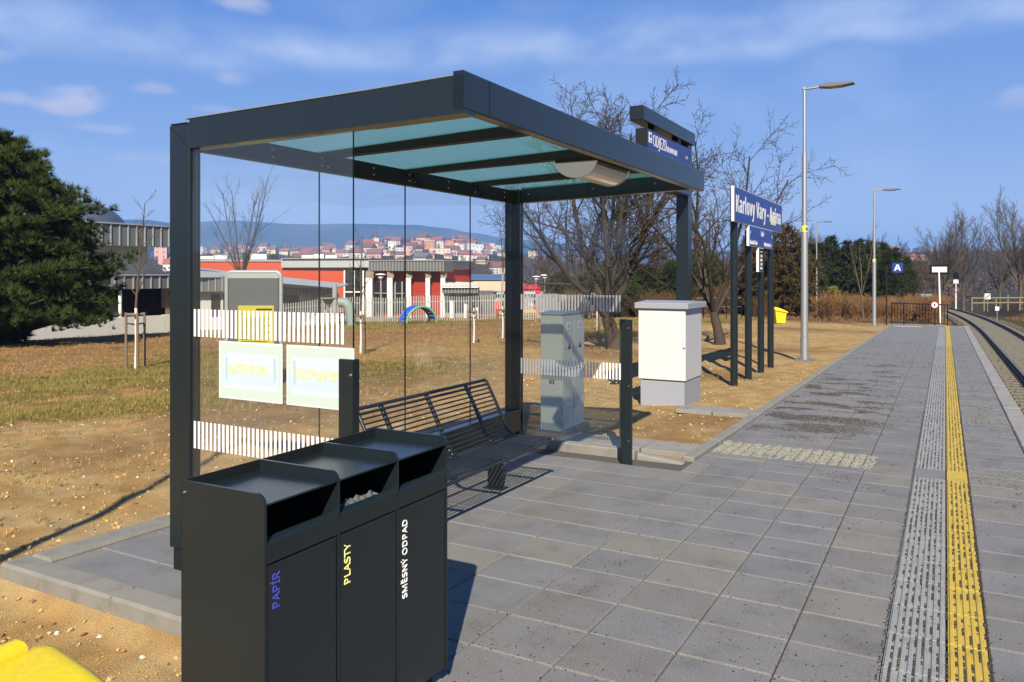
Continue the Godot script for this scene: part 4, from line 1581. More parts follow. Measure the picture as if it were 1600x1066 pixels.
func make_street_things() -> void:
	lamp_post("lamp_post", "nearest tall galvanised lamp post with yellow number 4 label beside the platform", Vector3(-2.905, -0.34, -19.65), "4")
	lamp_post("lamp_post", "galvanised lamp post with yellow label at the far end of the platform", Vector3(-2.83, -0.67, -39.45), "5").scale = Vector3(1, 0.965, 1)
	lamp_post("lamp_post", "galvanised lamp post out of sight on the left whose shadow crosses the soil", Vector3(-2.95, -0.03, 1.62), "3")
	# a slimmer street lamp behind
	var t := thing("street_lamp", "slim pale street lamp standing in the dry scrub left of the platform end", "street lamp", spot(0.384, 52.0))
	var s := Shape.new()
	s.tube([Vector3(0, -0.2, 0), Vector3(0, 3.2, 0), Vector3(0, 3.25, 0), Vector3(0, 6.0, 0)], [0.06, 0.055, 0.04, 0.035], 10)
	put("pole", s, M.zinc, t)
	s = Shape.new()
	s.tube([Vector3(0, 5.97, 0), Vector3(0.6, 6.0, 0)], [0.02, 0.02], 6)
	s.span(Vector3(0.5, 5.95, -0.08), Vector3(0.95, 6.02, 0.08), 0.02)
	put("lamp_head", s, M.metal_grey, t)

	# railing across the platform end
	t = thing("platform_end_railing", "black steel railing with thin bars closing the far end of the platform", "railing", Vector3(-1.08, SLOPE * -41.4, -41.4))
	s = Shape.new()
	s.rod(Vector3(-1.15, 1.0, 0.25), Vector3(1.17, 0.93, -0.25), 0.032, 8)
	put("top_rail", s, M.black, t)
	s = Shape.new()
	s.rod(Vector3(-1.10, 0.09, 0.24), Vector3(1.17, 0.05, -0.25), 0.028, 8)
	put("bottom_rail", s, M.black, t)
	for i in 19:
		var f := i / 18.0
		s = Shape.new()
		var p := Vector3(lerpf(-1.13, 1.17, f), 0, lerpf(0.246, -0.25, f))
		var thick := 0.028 if i in [0, 4, 14, 18] else 0.014
		s.rod(p + Vector3.UP * (-0.05 if thick > 0.02 else 0.07), p + Vector3.UP * (1.0 - 0.07 * f), thick, 6)
		put("post" if thick > 0.02 else "bar", s, M.black, t)
	t = thing("prohibition_sign", "small round white sign with a red rim fixed on the end railing", "sign", Vector3(-0.43, SLOPE * -41.5 + 0.92, -41.47))
	disc(t, "sign_plate", M.white, 0.16, 0.0)
	s = Shape.new()
	for k in 20:
		var a := TAU * k / 20.0
		var b := TAU * (k + 1) / 20.0
		s.quad(Vector3(cos(a) * 0.125, sin(a) * 0.125, 0.014), Vector3(cos(a) * 0.16, sin(a) * 0.16, 0.014), Vector3(cos(b) * 0.16, sin(b) * 0.16, 0.014), Vector3(cos(b) * 0.125, sin(b) * 0.125, 0.014))
	put("sign_rim", s, mat(Color(0.35, 0.02, 0.06), 0.5), t)
	s = Shape.new()
	s.span(Vector3(-0.03, -0.06, 0.012), Vector3(0.03, 0.07, 0.015))
	put("walker_symbol", s, M.black, t)

	t = thing("sector_sign", "blue square sign with white letter A on a dark post", "sign", Vector3(-2.42, SLOPE * -41.0, -41.0))
	s = Shape.new()
	s.rod(Vector3(0, -0.2, 0), Vector3(0, 2.78, 0), 0.035, 10)
	s.rod(Vector3(0, 2.62, 0), Vector3(0.30, 2.62, 0), 0.02, 8)
	put("post", s, M.paint_dark, t)
	s = Shape.new()
	s.span(Vector3(0.24, 2.40, -0.03), Vector3(0.70, 2.86, 0.03), 0.01)
	var f := put("sign_board", s, M.blue_sign, t)
	letters("A", 0.27, M.print_white, f, Vector3(0.47, 2.63, 0.0305), Basis.IDENTITY, 1.15, "lettering", true, false)

	t = thing("signal_marker_board", "white rectangular board with a black frame on a thin white post", "sign", Vector3(-0.15, SLOPE * -44.0 - 0.2, -44.0))
	s = Shape.new()
	s.tube([Vector3(-0.05, -0.3, 0), Vector3(-0.13, 2.9, 0)], [0.04, 0.04], 8)
	put("post", s, M.white, t)
	s = Shape.new()
	s.span(Vector3(-0.52, 2.58, -0.02), Vector3(0.32, 3.04, 0.02), 0.01)
	var fr := put("frame", s, M.black, t)
	s = Shape.new()
	s.span(Vector3(-0.42, 2.68, 0.018), Vector3(0.22, 2.94, 0.026))
	put("sign_face", s, M.white, fr)

	t = thing("light_signal", "slender railway light signal with dark head left of the curving track", "railway signal", spot(0.5595, 92.0))
	s = Shape.new()
	s.tube([Vector3(0, -0.5, 0), Vector3(0, 3.3, 0)], [0.08, 0.08], 8)
	put("post", s, M.white, t)
	s = Shape.new()
	s.span(Vector3(-0.28, 2.75, -0.12), Vector3(0.28, 3.25, 0.10), 0.05)
	put("number_plate", s, M.white, t)
	s = Shape.new()
	s.span(Vector3(-0.28, 3.35, -0.12), Vector3(0.28, 4.1, 0.10), 0.08)
	put("signal_head", s, M.black, t)
	t = thing("gradient_board", "small white square board with a diagonal black bar right of the track", "sign", spot(0.5995, 78.0))
	s = Shape.new()
	s.rod(Vector3(0, -0.4, 0), Vector3(0, 0.9, 0), 0.035, 6)
	put("post", s, M.zinc, t)
	s = Shape.new()
	s.box(Vector3(0, 1.1, 0), Vector3(0.56, 0.56, 0.03), 0.01, Basis(Vector3.UP, TURN))
	var gb := put("sign_board", s, M.white, t)
	s = Shape.new()
	s.box(Vector3(0.01, 1.1, 0.02), Vector3(0.6, 0.09, 0.01), 0.0, Basis(Vector3.UP, TURN) * Basis(Vector3.BACK, 0.75))
	put("diagonal_bar", s, M.black, gb)
	t = thing("distance_marker", "tiny white square marker low in the dark scrub beside the track", "sign", spot(0.6115, 48.0))
	s = Shape.new()
	s.box(Vector3(0, 0.5, 0), Vector3(0.24, 0.24, 0.03), 0.005, Basis(Vector3.UP, TURN))
	put("sign_board", s, M.white, t)
	s = Shape.new()
	s.rod(Vector3(0, -0.3, -0.03), Vector3(0, 0.5, -0.03), 0.025, 6)
	put("post", s, M.zinc, t)
	# the noise barrier seen beyond the railing
	t = thing("trackside_barrier", "long low grey-green metal barrier on posts beyond the platform end", "barrier", spot(0.516, 75.0), TURN)
	for i in 4:
		s = Shape.new()
		s.span(Vector3(-1.5 + 0.72 * i - 0.35, 0.75, -0.05), Vector3(-1.5 + 0.72 * i + 0.35, 1.25, 0.05), 0.02)
		put("panel", s, mat(Color(0.16, 0.21, 0.20), 0.5), t)
		s = Shape.new()
		s.rod(Vector3(-1.86 + 0.72 * i, -0.4, 0.07), Vector3(-1.86 + 0.72 * i, 1.25, 0.07), 0.03, 6)
		put("post", s, M.black, t)
	# wooden rail fence on the right bank
	t = thing("paddock_fence", "weathered pale wooden fence at the foot of the brown bank on the right", "fence", spot(0.63, 82.0), TURN + 0.25)
	for i in 9:
		s = Shape.new()
		s.span(Vector3(-5 + 1.5 * i - 0.05, -0.3, -0.05), Vector3(-5 + 1.5 * i + 0.05, 1.1 + 0.25 * (i % 2), 0.05), 0.01)
		put("post", s, M.wood_pale, t)
	for y in [0.5, 1.0]:
		s = Shape.new()
		s.span(Vector3(-5.0, y, 0.06), Vector3(7.2, y + 0.1, 0.1))
		put("rail", s, M.wood_pale, t)


func disc(t: Node, called: String, m: Material, r: float, z: float) -> void:
	var s := Shape.new()
	s.tube([Vector3(0, 0, z - 0.012), Vector3(0, 0, z + 0.012)], [r, r], 24)
	put(called, s, m, t)


func make_info_board() -> void:
	var at := spot(-0.3255, 14.0)
	var t := thing("information_board", "free-standing grey information board with a yellow timetable sheet behind the shelter", "information board", Vector3(at.x, at.y, at.z), TURN)
	var s := Shape.new()
	for x in [-0.48, 0.48]:
		s = Shape.new()
		s.tube([Vector3(x, -0.1, 0), Vector3(x, 1.80, 0)], [0.035, 0.035], 12)
		put("post", s, M.metal_light, t)
	s = Shape.new()
	s.span(Vector3(-0.44, 0.12, -0.03), Vector3(0.44, 1.80, 0.02), 0.01)
	var p := put("panel", s, mat(Color(0.05, 0.058, 0.062), 0.5), t)
	s = Shape.new()
	s.tube([Vector3(-0.48, 1.80, 0), Vector3(-0.45, 1.86, 0), Vector3(-0.40, 1.88, 0), Vector3(0.40, 1.88, 0), Vector3(0.45, 1.86, 0), Vector3(0.48, 1.80, 0)], [0.035, 0.035, 0.035, 0.035, 0.035, 0.035], 12)
	s.span(Vector3(-0.45, 1.77, -0.03), Vector3(0.45, 1.87, 0.03))
	put("top_frame", s, M.metal_light, t)
	s = Shape.new()
	s.span(Vector3(-0.27, 0.12, 0.020), Vector3(0.36, 1.29, 0.024))
	var y := put("timetable_sheet", s, mat(Color(0.32, 0.30, 0.02), 0.5), p)
	s = Shape.new()
	s.span(Vector3(0.05, 1.205, 0.024), Vector3(0.33, 1.235, 0.0255))
	for i in 22:
		s.span(Vector3(-0.22, 1.05 - 0.04 * i, 0.024), Vector3(0.31 - 0.06 * (i % 3), 1.062 - 0.04 * i, 0.0255))
	s.span(Vector3(-0.25, 1.12, 0.024), Vector3(-0.2, 1.2, 0.0255))
	put("printed_lines", s, M.black, y)


# ---------- plants ----------
func grow(s: Shape, p: Vector3, d: Vector3, len: float, r: float, lvl: int, o: Dictionary) -> void:
	var segs: int = o.segs[lvl]
	var pts := [p]
	var rad := [r]
	var dirs := [d]
	var q := p
	var e := d
	for i in segs:
		e = (e + Vector3(rng.randfn(0, o.wob), rng.randfn(0, o.wob * 0.7), rng.randfn(0, o.wob)) + Vector3.UP * o.up).normalized()
		q += e * (len / segs)
		pts.append(q)
		dirs.append(e)
		rad.append(r * lerpf(1.0, o.tip, (i + 1.0) / segs))
	s.tube(pts, rad, o.sides[lvl], false)
	if lvl + 1 >= o.levels:
		return
	var n: int = o.kids[lvl]
	var turn := rng.randf() * TAU
	for k in n:
		var f := lerpf(o.start[lvl], 1.0, (k + rng.randf()) / n)
		var at := clampf(f, 0.0, 0.999) * segs
		var i := int(at)
		var c: Vector3 = pts[i].lerp(pts[i + 1], at - i)
		var dd: Vector3 = dirs[i + 1]
		turn += 2.4 + rng.randf_range(-0.4, 0.4)
		var side := dd.cross(Vector3(0.3, 1, 0.2)).normalized().rotated(dd, turn)
		var a: float = o.angle[lvl] * rng.randf_range(0.7, 1.25)
		var nd := (dd * cos(a) + side * sin(a)).normalized()
		var nl: float = len * o.ratio[lvl] * rng.randf_range(0.6, 1.15) * lerpf(1.0, 0.6, f)
		var nr: float = maxf(o.thin, r * lerpf(1.0, o.tip, f) * o.slim[lvl])
		grow(s, c, nd, nl, nr, lvl + 1, o)


func bare_tree(called: String, label: String, trunk_h: float, trunk_r: float, limbs: int, o: Dictionary, wood: Material, lean := 0.0, crown_wood: Material = null) -> Node3D:
	var t := thing(called, label, "tree")
	var s := Shape.new()
	var top := Vector3(lean, trunk_h, 0)
	s.tube([Vector3(0, -0.3, 0), Vector3(0, 0.02, 0), Vector3(lean * 0.3, trunk_h * 0.4, 0), top], [trunk_r * 1.5, trunk_r * 1.15, trunk_r * 0.95, trunk_r * 0.8], 10, false)
	put("trunk", s, wood, t)
	s = Shape.new()
	var turn := rng.randf() * TAU
	for i in limbs:
		turn += TAU / limbs + rng.randf_range(-0.3, 0.3)
		var a: float = o.fork * rng.randf_range(0.6, 1.2)
		var d := Vector3(cos(turn) * sin(a), cos(a), sin(turn) * sin(a))
		grow(s, top - Vector3.UP * rng.randf_range(0.0, trunk_h * 0.12), d, o.len * rng.randf_range(0.8, 1.15), trunk_r * o.limb, 0, o)
	put("crown", s, crown_wood if crown_wood else wood, t)
	return t


func make_orchard_tree() -> void:
	rng.seed = 400
	var o := {"segs": [5, 4, 3, 2, 1], "sides": [7, 5, 4, 3, 3], "kids": [11, 9, 8, 3, 0], "start": [0.18, 0.15, 0.15, 0.2, 0.0], "angle": [0.75, 0.8, 0.8, 0.9, 0.0], "ratio": [0.55, 0.55, 0.5, 0.22, 0.0], "slim": [0.48, 0.5, 0.55, 0.8, 1.0], "levels": 5, "wob": 0.13, "up": 0.045, "tip": 0.3, "thin": 0.0068, "fork": 0.72, "len": 4.4, "limb": 0.48}
	var t := bare_tree("orchard_tree", "big gnarled leafless orchard tree spreading behind the shelter roof and white cabinet", 0.75, 0.19, 8, o, M.bark, 0.2)
	t.position = spot(0.130, 21.5)
	t.rotation.y = 0.6 + PI
	t.scale = Vector3(1.08, 1.10, 1.08)
	rng.seed = 415
	o.len = 4.3
	o.fork = 0.6
	o.kids = [8, 7, 6, 3, 0]
	t = bare_tree("orchard_tree", "leafless orchard tree with knobby twigs reaching over the station name sign", 0.8, 0.15, 6, o, M.bark, -0.2)
	t.position = spot(0.262, 24.0)
	t.scale = Vector3(0.98, 1.12, 0.98)


func tuft(blades: int, len: float, wide: float, open: float, sd: int) -> ArrayMesh:
	var r := RandomNumberGenerator.new()
	r.seed = sd
	var s := Shape.new()
	for i in blades:
		var a := TAU * i / blades + r.randf()
		var t := open * sqrt(r.randf())
		var d := Vector3(cos(a) * sin(t), cos(t), sin(a) * sin(t))
		var side := d.cross(Vector3(r.randf_range(-1, 1), r.randf_range(-1, 1), r.randf_range(-1, 1))).normalized() * wide
		var l := len * r.randf_range(0.7, 1.15)
		var b := d * r.randf_range(0.0, 0.25) * len
		s.tri(b - side, b + side, b + d * l)
	return s.mesh()


func conifer(called: String, label: String, prof: Array, clumps: int, per: int, size: float, tones: Array, tm: ArrayMesh, spread: float, droop: float) -> Node3D:
	var t := thing(called, label, "tree")
	var high: float = prof[-1][0]
	var s := Shape.new()
	s.tube([Vector3(0, -0.3, 0), Vector3(0, 0.3, 0), Vector3(0.1, high * 0.5, 0), Vector3(0, high * 0.97, 0)], [high * 0.045, high * 0.036, high * 0.022, 0.02], 8, false)
	put("trunk", s, M.bark, t)
	s = Shape.new()
	var at := []
	var tint := []
	for i in clumps:
		var f := (i + rng.randf()) / clumps
		var y := high * (1.0 - pow(1.0 - f, 0.72))
		var R := 0.1
		for k in prof.size() - 1:
			if y >= prof[k][0] and y <= prof[k + 1][0]:
				R = lerpf(prof[k][1], prof[k + 1][1], (y - prof[k][0]) / (prof[k + 1][0] - prof[k][0]))
		var a := i * 2.39996 + rng.randf_range(-0.4, 0.4)
		var d := Vector3(cos(a), 0, sin(a))
		var reach := R * (rng.randf_range(0.42, 1.08) if rng.randf() < 0.55 else rng.randf_range(0.78, 1.30))
		var tip := d * reach + Vector3.UP * (y - droop * reach)
		var root := Vector3(0, maxf(0.25, y - reach * 0.25), 0)
		var bend := root.lerp(tip, 0.55) + Vector3.UP * reach * 0.06
		s.tube([root, bend, tip], [0.015 + reach * 0.012, 0.012 + reach * 0.006, 0.006], 4, false)
		var tone: Color = tones[0].lerp(tones[1], rng.randf())
		for k in per:
			var g := rng.randf()
			var c := bend.lerp(tip, g * 1.1) + Vector3(rng.randfn(0, spread), rng.randfn(0, spread * 0.6), rng.randfn(0, spread))
			var axis := (d * rng.randf_range(0.1, 0.9) + Vector3.UP * rng.randf_range(0.4, 1.0) + Vector3(rng.randfn(0, 0.35), 0, rng.randfn(0, 0.35))).normalized()
			var x := axis.cross(Vector3(0.3, 0.1, 1)).normalized()
			var z := x.cross(axis)
			var k2 := size * rng.randf_range(0.7, 1.25)
			at.append(Transform3D(Basis(x * k2, axis * k2, z * k2), c))
			tint.append(tone.lerp(tones[2], rng.randf() * 0.5))
	put("limbs", s, M.bark, t)
	stuff("needles", tm, M.needle, at, tint, t)
	return t


func make_pine() -> void:
	rng.seed = 71
	var prof := [[0.0, 0.1], [0.75, 0.6], [0.95, 2.9], [1.4, 3.5], [2.4, 3.6], [3.2, 3.15], [3.6, 2.75], [4.8, 2.65], [5.3, 2.2], [5.9, 1.5], [6.4, 0.9], [6.75, 0.35]]
	var t := conifer("pine_tree", "big dark green bushy pine at the left edge in front of the white building", prof, 360, 38, 0.25, [Color(0.010, 0.024, 0.008), Color(0.034, 0.056, 0.015), Color(0.085, 0.100, 0.026)], tuft(22, 1.0, 0.045, 0.75, 3), 0.165, 0.10)
	t.position = spot(-0.640, 26.0)
	t.scale = Vector3(0.93, 1.0, 0.93)


func make_trees() -> void:
	rng.seed = 88
	# a screen of dark conifers beyond the lamp posts
	var tm := tuft(14, 1.0, 0.09, 1.15, 9)
	var spruce := conifer("spruce_tree", "dark green spruce in the row behind the platform lamps, nearest the tall lamp post", [[0.0, 1.4], [0.5, 1.7], [2.5, 1.4], [4.5, 0.8], [6.0, 0.1]], 170, 9, 0.30, [Color(0.012, 0.024, 0.011), Color(0.030, 0.042, 0.017), Color(0.055, 0.052, 0.022)], tm, 0.16, 0.22)
	spruce.position = spot(0.4225, 60.0)
	spruce.scale = Vector3.ONE * 0.86
	spruce.set_meta("group", "dark spruces behind the platform lamps")
	var names := ["left of the yellow cypress", "right behind the yellow cypress", "behind the forked young tree", "left of the second lamp post", "just right of the second lamp post", "below the blue letter sign", "left of the slim street lamp", "right of the letter sign", "low in the gap left of the letter sign", "behind the station sign posts", "between station sign and lamp post"]
	var where := [[0.388, 62.0, 0.85], [0.402, 66.0, 0.98], [0.438, 64.0, 0.92], [0.452, 58.0, 0.84], [0.468, 62.0, 0.86], [0.482, 68.0, 0.84], [0.376, 57.0, 0.8], [0.497, 72.0, 0.75], [0.474, 55.0, 0.7], [0.300, 52.0, 0.85], [0.322, 60.0, 0.95]]
	for i in where.size():
		dup(spruce, "spruce_tree", spot(where[i][0], where[i][1]), rng.randf() * TAU, where[i][2], "dark green spruce in the row " + names[i], "dark spruces behind the platform lamps")
	var cy := conifer("cypress_tree", "broad rusty brown-green cypress between the station sign and the tall lamp post", [[0.0, 1.3], [0.8, 1.75], [2.8, 1.7], [4.3, 1.1], [5.4, 0.15]], 200, 10, 0.26, [Color(0.045, 0.038, 0.014), Color(0.075, 0.052, 0.020), Color(0.10, 0.065, 0.025)], tm, 0.15, -0.1)
	cy.position = spot(0.3445, 48.0)
	dup(cy, "cypress_tree", spot(0.317, 50.0), 1.3, 0.92, "rusty brown-green cypress half hidden behind the station sign boards", "rusty cypresses")
	cy.set_meta("group", "rusty cypresses")
	var yl := conifer("golden_cypress", "small yellow-green columnar cypress in the dry scrub", [[0.0, 0.3], [0.3, 0.42], [1.1, 0.36], [1.75, 0.05]], 90, 7, 0.13, [Color(0.13, 0.12, 0.022), Color(0.20, 0.18, 0.035), Color(0.24, 0.2, 0.05)], tm, 0.06, -0.35)
	yl.position = spot(0.4055, 52.0)
	var bush := conifer("evergreen_shrub", "dark evergreen shrub behind the orchard tree trunk", [[0.0, 1.3], [0.8, 1.6], [1.8, 1.1], [2.6, 0.2]], 90, 9, 0.28, [Color(0.014, 0.028, 0.012), Color(0.032, 0.04, 0.016), Color(0.055, 0.05, 0.02)], tm, 0.16, -0.05)
	bush.position = spot(0.095, 52.0)
	bush.set_meta("group", "evergreen shrubs behind the orchard tree")
	var bl := ["left of the orchard tree, over the playground fence", "right under the orchard tree crown", "behind the white cabinet", "right of the white cabinet", "between cabinet and station sign", "behind the departure board column"]
	var bw := [[0.062, 58.0, 1.1], [0.125, 50.0, 1.25], [0.165, 54.0, 1.2], [0.205, 55.0, 1.3], [0.245, 58.0, 1.5], [0.222, 66.0, 1.7]]
	for i in bw.size():
		dup(bush, "evergreen_shrub", spot(bw[i][0], bw[i][1]), rng.randf() * TAU, bw[i][2], "dark evergreen shrub " + bl[i], "evergreen shrubs behind the orchard tree")

	# leafless tall trees
	var o := {"segs": [6, 4, 3, 2], "sides": [6, 4, 3, 3], "kids": [13, 10, 8, 0], "start": [0.12, 0.15, 0.1, 0.0], "angle": [0.45, 0.5, 0.5, 0.0], "ratio": [0.5, 0.5, 0.5, 0.0], "slim": [0.5, 0.55, 0.7, 1.0], "levels": 4, "wob": 0.07, "up": 0.06, "tip": 0.25, "thin": 0.012, "fork": 0.42, "len": 7.5, "limb": 0.6}
	var tall := bare_tree("bare_tree", "tallest leafless tree with a wide pale crown over the white signal board", 2.2, 0.2, 6, o, M.bark_grey)
	tall.position = spot(0.5445, 100.0)
	tall.scale = Vector3.ONE * 1.06
	o.kids = [9, 8, 6, 0]
	o.len = 5.0
	var mid := bare_tree("bare_tree", "leafless brownish tree just right of the tall lamp post", 1.8, 0.14, 5, o, M.bark_brown)
	mid.position = spot(0.382, 78.0)
	var g := "leafless trees beyond the platform"
	tall.set_meta("group", g)
	mid.set_meta("group", g)
	var list := [[0.641, 84.0, 1.0, 0, "tall leafless tree cut by the right edge of the picture"], [0.615, 118.0, 0.95, 0, "leafless tree in the brown bank left of the one at the right edge"], [0.372, 92.0, 1.1, 1, "leafless tree close behind the tall lamp post"], [0.352, 84.0, 1.0, 1, "leafless tree behind the rusty cypress top"], [0.428, 95.0, 1.0, 1, "thin leafless tree behind the spruces, left of the second lamp post"], [0.447, 102.0, 1.15, 1, "leafless tree directly behind the second lamp post"], [0.463, 92.0, 1.02, 1, "leafless tree over the spruce right of the second lamp post"], [0.483, 98.0, 1.15, 1, "leafless tree behind the blue letter sign"], [0.500, 104.0, 1.05, 1, "leafless tree right of the blue letter sign"], [0.516, 96.0, 0.85, 1, "low leafless tree above the grey-green barrier"], [0.569, 118.0, 1.15, 0, "leafless tree with a leaning pale trunk right of the light signal"], [0.585, 150.0, 0.9, 1, "small leafless tree in the gap where the far hills show"], [0.532, 86.0, 0.8, 1, "pale forked leafless tree beside the white signal board post"], [0.09, 78.0, 1.2, 1, "leafless tree behind the playground pavilion, left"], [0.045, 90.0, 1.1, 1, "leafless tree above the low grey sheds"], [0.185, 88.0, 1.15, 1, "leafless tree behind the departure board column"], [0.24, 80.0, 1.2, 1, "leafless tree behind the near orchard tree limbs"], [0.29, 86.0, 1.1, 1, "leafless tree behind the station name sign"]]
	for q in list:
		dup(tall if q[3] == 0 else mid, "bare_tree", spot(q[0], q[1]), rng.randf() * TAU, q[2], q[4], g)
	# birches
	o = {"segs": [6, 3, 2], "sides": [5, 3, 3], "kids": [16, 8, 0], "start": [0.1, 0.1, 0.0], "angle": [0.6, 0.6, 0.0], "ratio": [0.32, 0.5, 0.0], "slim": [0.3, 0.6, 1.0], "levels": 3, "wob": 0.05, "up": 0.05, "tip": 0.2, "thin": 0.010, "fork": 0.06, "len": 5.6, "limb": 0.8}
	var birch := bare_tree("birch_tree", "slender white-stemmed birch seen through the shelter's rear glass by the right post", 3.2, 0.085, 1, o, M.birch, 0.15, M.bark_brown)
	birch.position = spot(-0.0135, 62.0)
	birch.set_meta("group", "white-stemmed birches")
	var bs := [[-0.078, 120.0, 0.9, "white-stemmed birch above the end of the orange kindergarten roof"], [-0.052, 135.0, 1.0, "thin white birch over the blue-roofed shed"], [-0.030, 110.0, 0.9, "white birch left of the tall one by the shelter post"], [0.013, 100.0, 1.0, "white birch right of the shelter's rear post"], [0.030, 95.0, 1.1, "white birch behind the globe lamp"], [0.046, 112.0, 1.15, "white birch in the brown grove behind the pavilion, middle"], [0.062, 100.0, 1.0, "white birch in the brown grove behind the pavilion, right"], [0.082, 120.0, 1.1, "white birch at the left rim of the orchard tree crown"], [0.41, 84.0, 0.85, "pale birch behind the small golden cypress"], [0.305, 74.0, 1.0, "pale birch stem seen between the sign posts"]]
	for q in bs:
		dup(birch, "birch_tree", spot(q[0], q[1]), rng.randf() * TAU, q[2], q[3], "white-stemmed birches")
	# a forked young tree right of the lamp and the vase-shaped one behind the information board
	o = {"segs": [5, 3, 2], "sides": [6, 4, 3], "kids": [7, 5, 0], "start": [0.15, 0.2, 0.0], "angle": [0.5, 0.55, 0.0], "ratio": [0.38, 0.5, 0.0], "slim": [0.45, 0.6, 1.0], "levels": 3, "wob": 0.06, "up": 0.07, "tip": 0.3, "thin": 0.007, "fork": 0.38, "len": 3.4, "limb": 0.7}
	bare_tree("young_tree", "pale forked young tree in the dry scrub left of the second lamp post", 1.35, 0.06, 3, o, M.bark_grey, -0.1).position = spot(0.4425, 43.5)
	o.len = 3.6
	o.kids = [9, 5, 0]
	bare_tree("young_tree", "leafless vase-shaped young tree rising behind the information board", 2.1, 0.055, 7, o, M.bark, 0.05).position = spot(-0.342, 29.0)


func make_saplings() -> void:
	rng.seed = 140
	var o := {"segs": [5, 3, 2], "sides": [5, 4, 3], "kids": [13, 5, 0], "start": [0.05, 0.25, 0.0], "angle": [0.75, 0.6, 0.0], "ratio": [0.36, 0.45, 0.0], "slim": [0.5, 0.6, 1.0], "levels": 3, "wob": 0.05, "up": 0.09, "tip": 0.3, "thin": 0.006, "fork": 0.03, "len": 2.3, "limb": 0.75}
	var list := [[-15.35, -11.15, 1.0, "staked leafless sapling with whitewashed stem left of the shelter"], [-13.24, -16.09, 0.85, "staked leafless sapling with white stem behind the orange building's glass bay"], [-12.45, -20.39, 0.85, "staked sapling with a short white stem before the low kindergarten wing"], [-12.77, -22.73, 0.85, "staked sapling with white stem beside the shelter's right rear post"], [-12.08, -29.09, 0.85, "farthest staked sapling, between the two cabinets"]]
	for i in list.size():
		var q: Array = list[i]
		var t := thing("sapling", q[3], "sapling", Vector3(q[0], ground_y(q[0], q[1]) - 0.04, q[1]), 0.0, "staked saplings on the soil")
		t.scale = Vector3.ONE * q[2]
		var s := Shape.new()
		s.tube([Vector3(0, -0.1, 0), Vector3(0.02, 0.5, 0), Vector3(0.0, 1.28, 0)], [0.042, 0.034, 0.03], 10, false)
		put("whitewashed_trunk", s, M.lime_wash, t)
		s = Shape.new()
		if i == 0 or i == 1:
			grow(s, Vector3(0, 1.27, 0), Vector3.UP, o.len, 0.03, 0, o)
		else:
			s.tube([Vector3(0, 1.27, 0), Vector3(0.02, 1.5, 0)], [0.03, 0.02], 6)
			if i == 4: grow(s, Vector3(0, 1.3, 0), Vector3.UP, 1.0, 0.02, 0, o)
		put("crown", s, M.bark_grey, t)
		for k in 3:
			var a := TAU * k / 3.0 + 0.5
			s = Shape.new()
			var p := Vector3(cos(a) * 0.21, 0, sin(a) * 0.21)
			s.tube([p + Vector3.DOWN * 0.1, p + Vector3.UP * 1.18], [0.029, 0.027], 10)
			put("stake", s, M.stake, t)
			var b := TAU * (k + 1) / 3.0 + 0.5
			var r := Vector3(cos(b) * 0.21, 0, sin(b) * 0.21)
			if k < 2:
				s = Shape.new()
				s.rod(p + Vector3.UP * 1.14, r + Vector3.UP * 1.14, 0.03, 8)
				put("cross_rail", s, M.stake, t)
			s = Shape.new()
			s.tube([p + Vector3.UP * 0.95, Vector3(0, 0.92, 0), r + Vector3.UP * 0.95], [0.012, 0.02, 0.012], 6)
			put("tie", s, M.black, t)


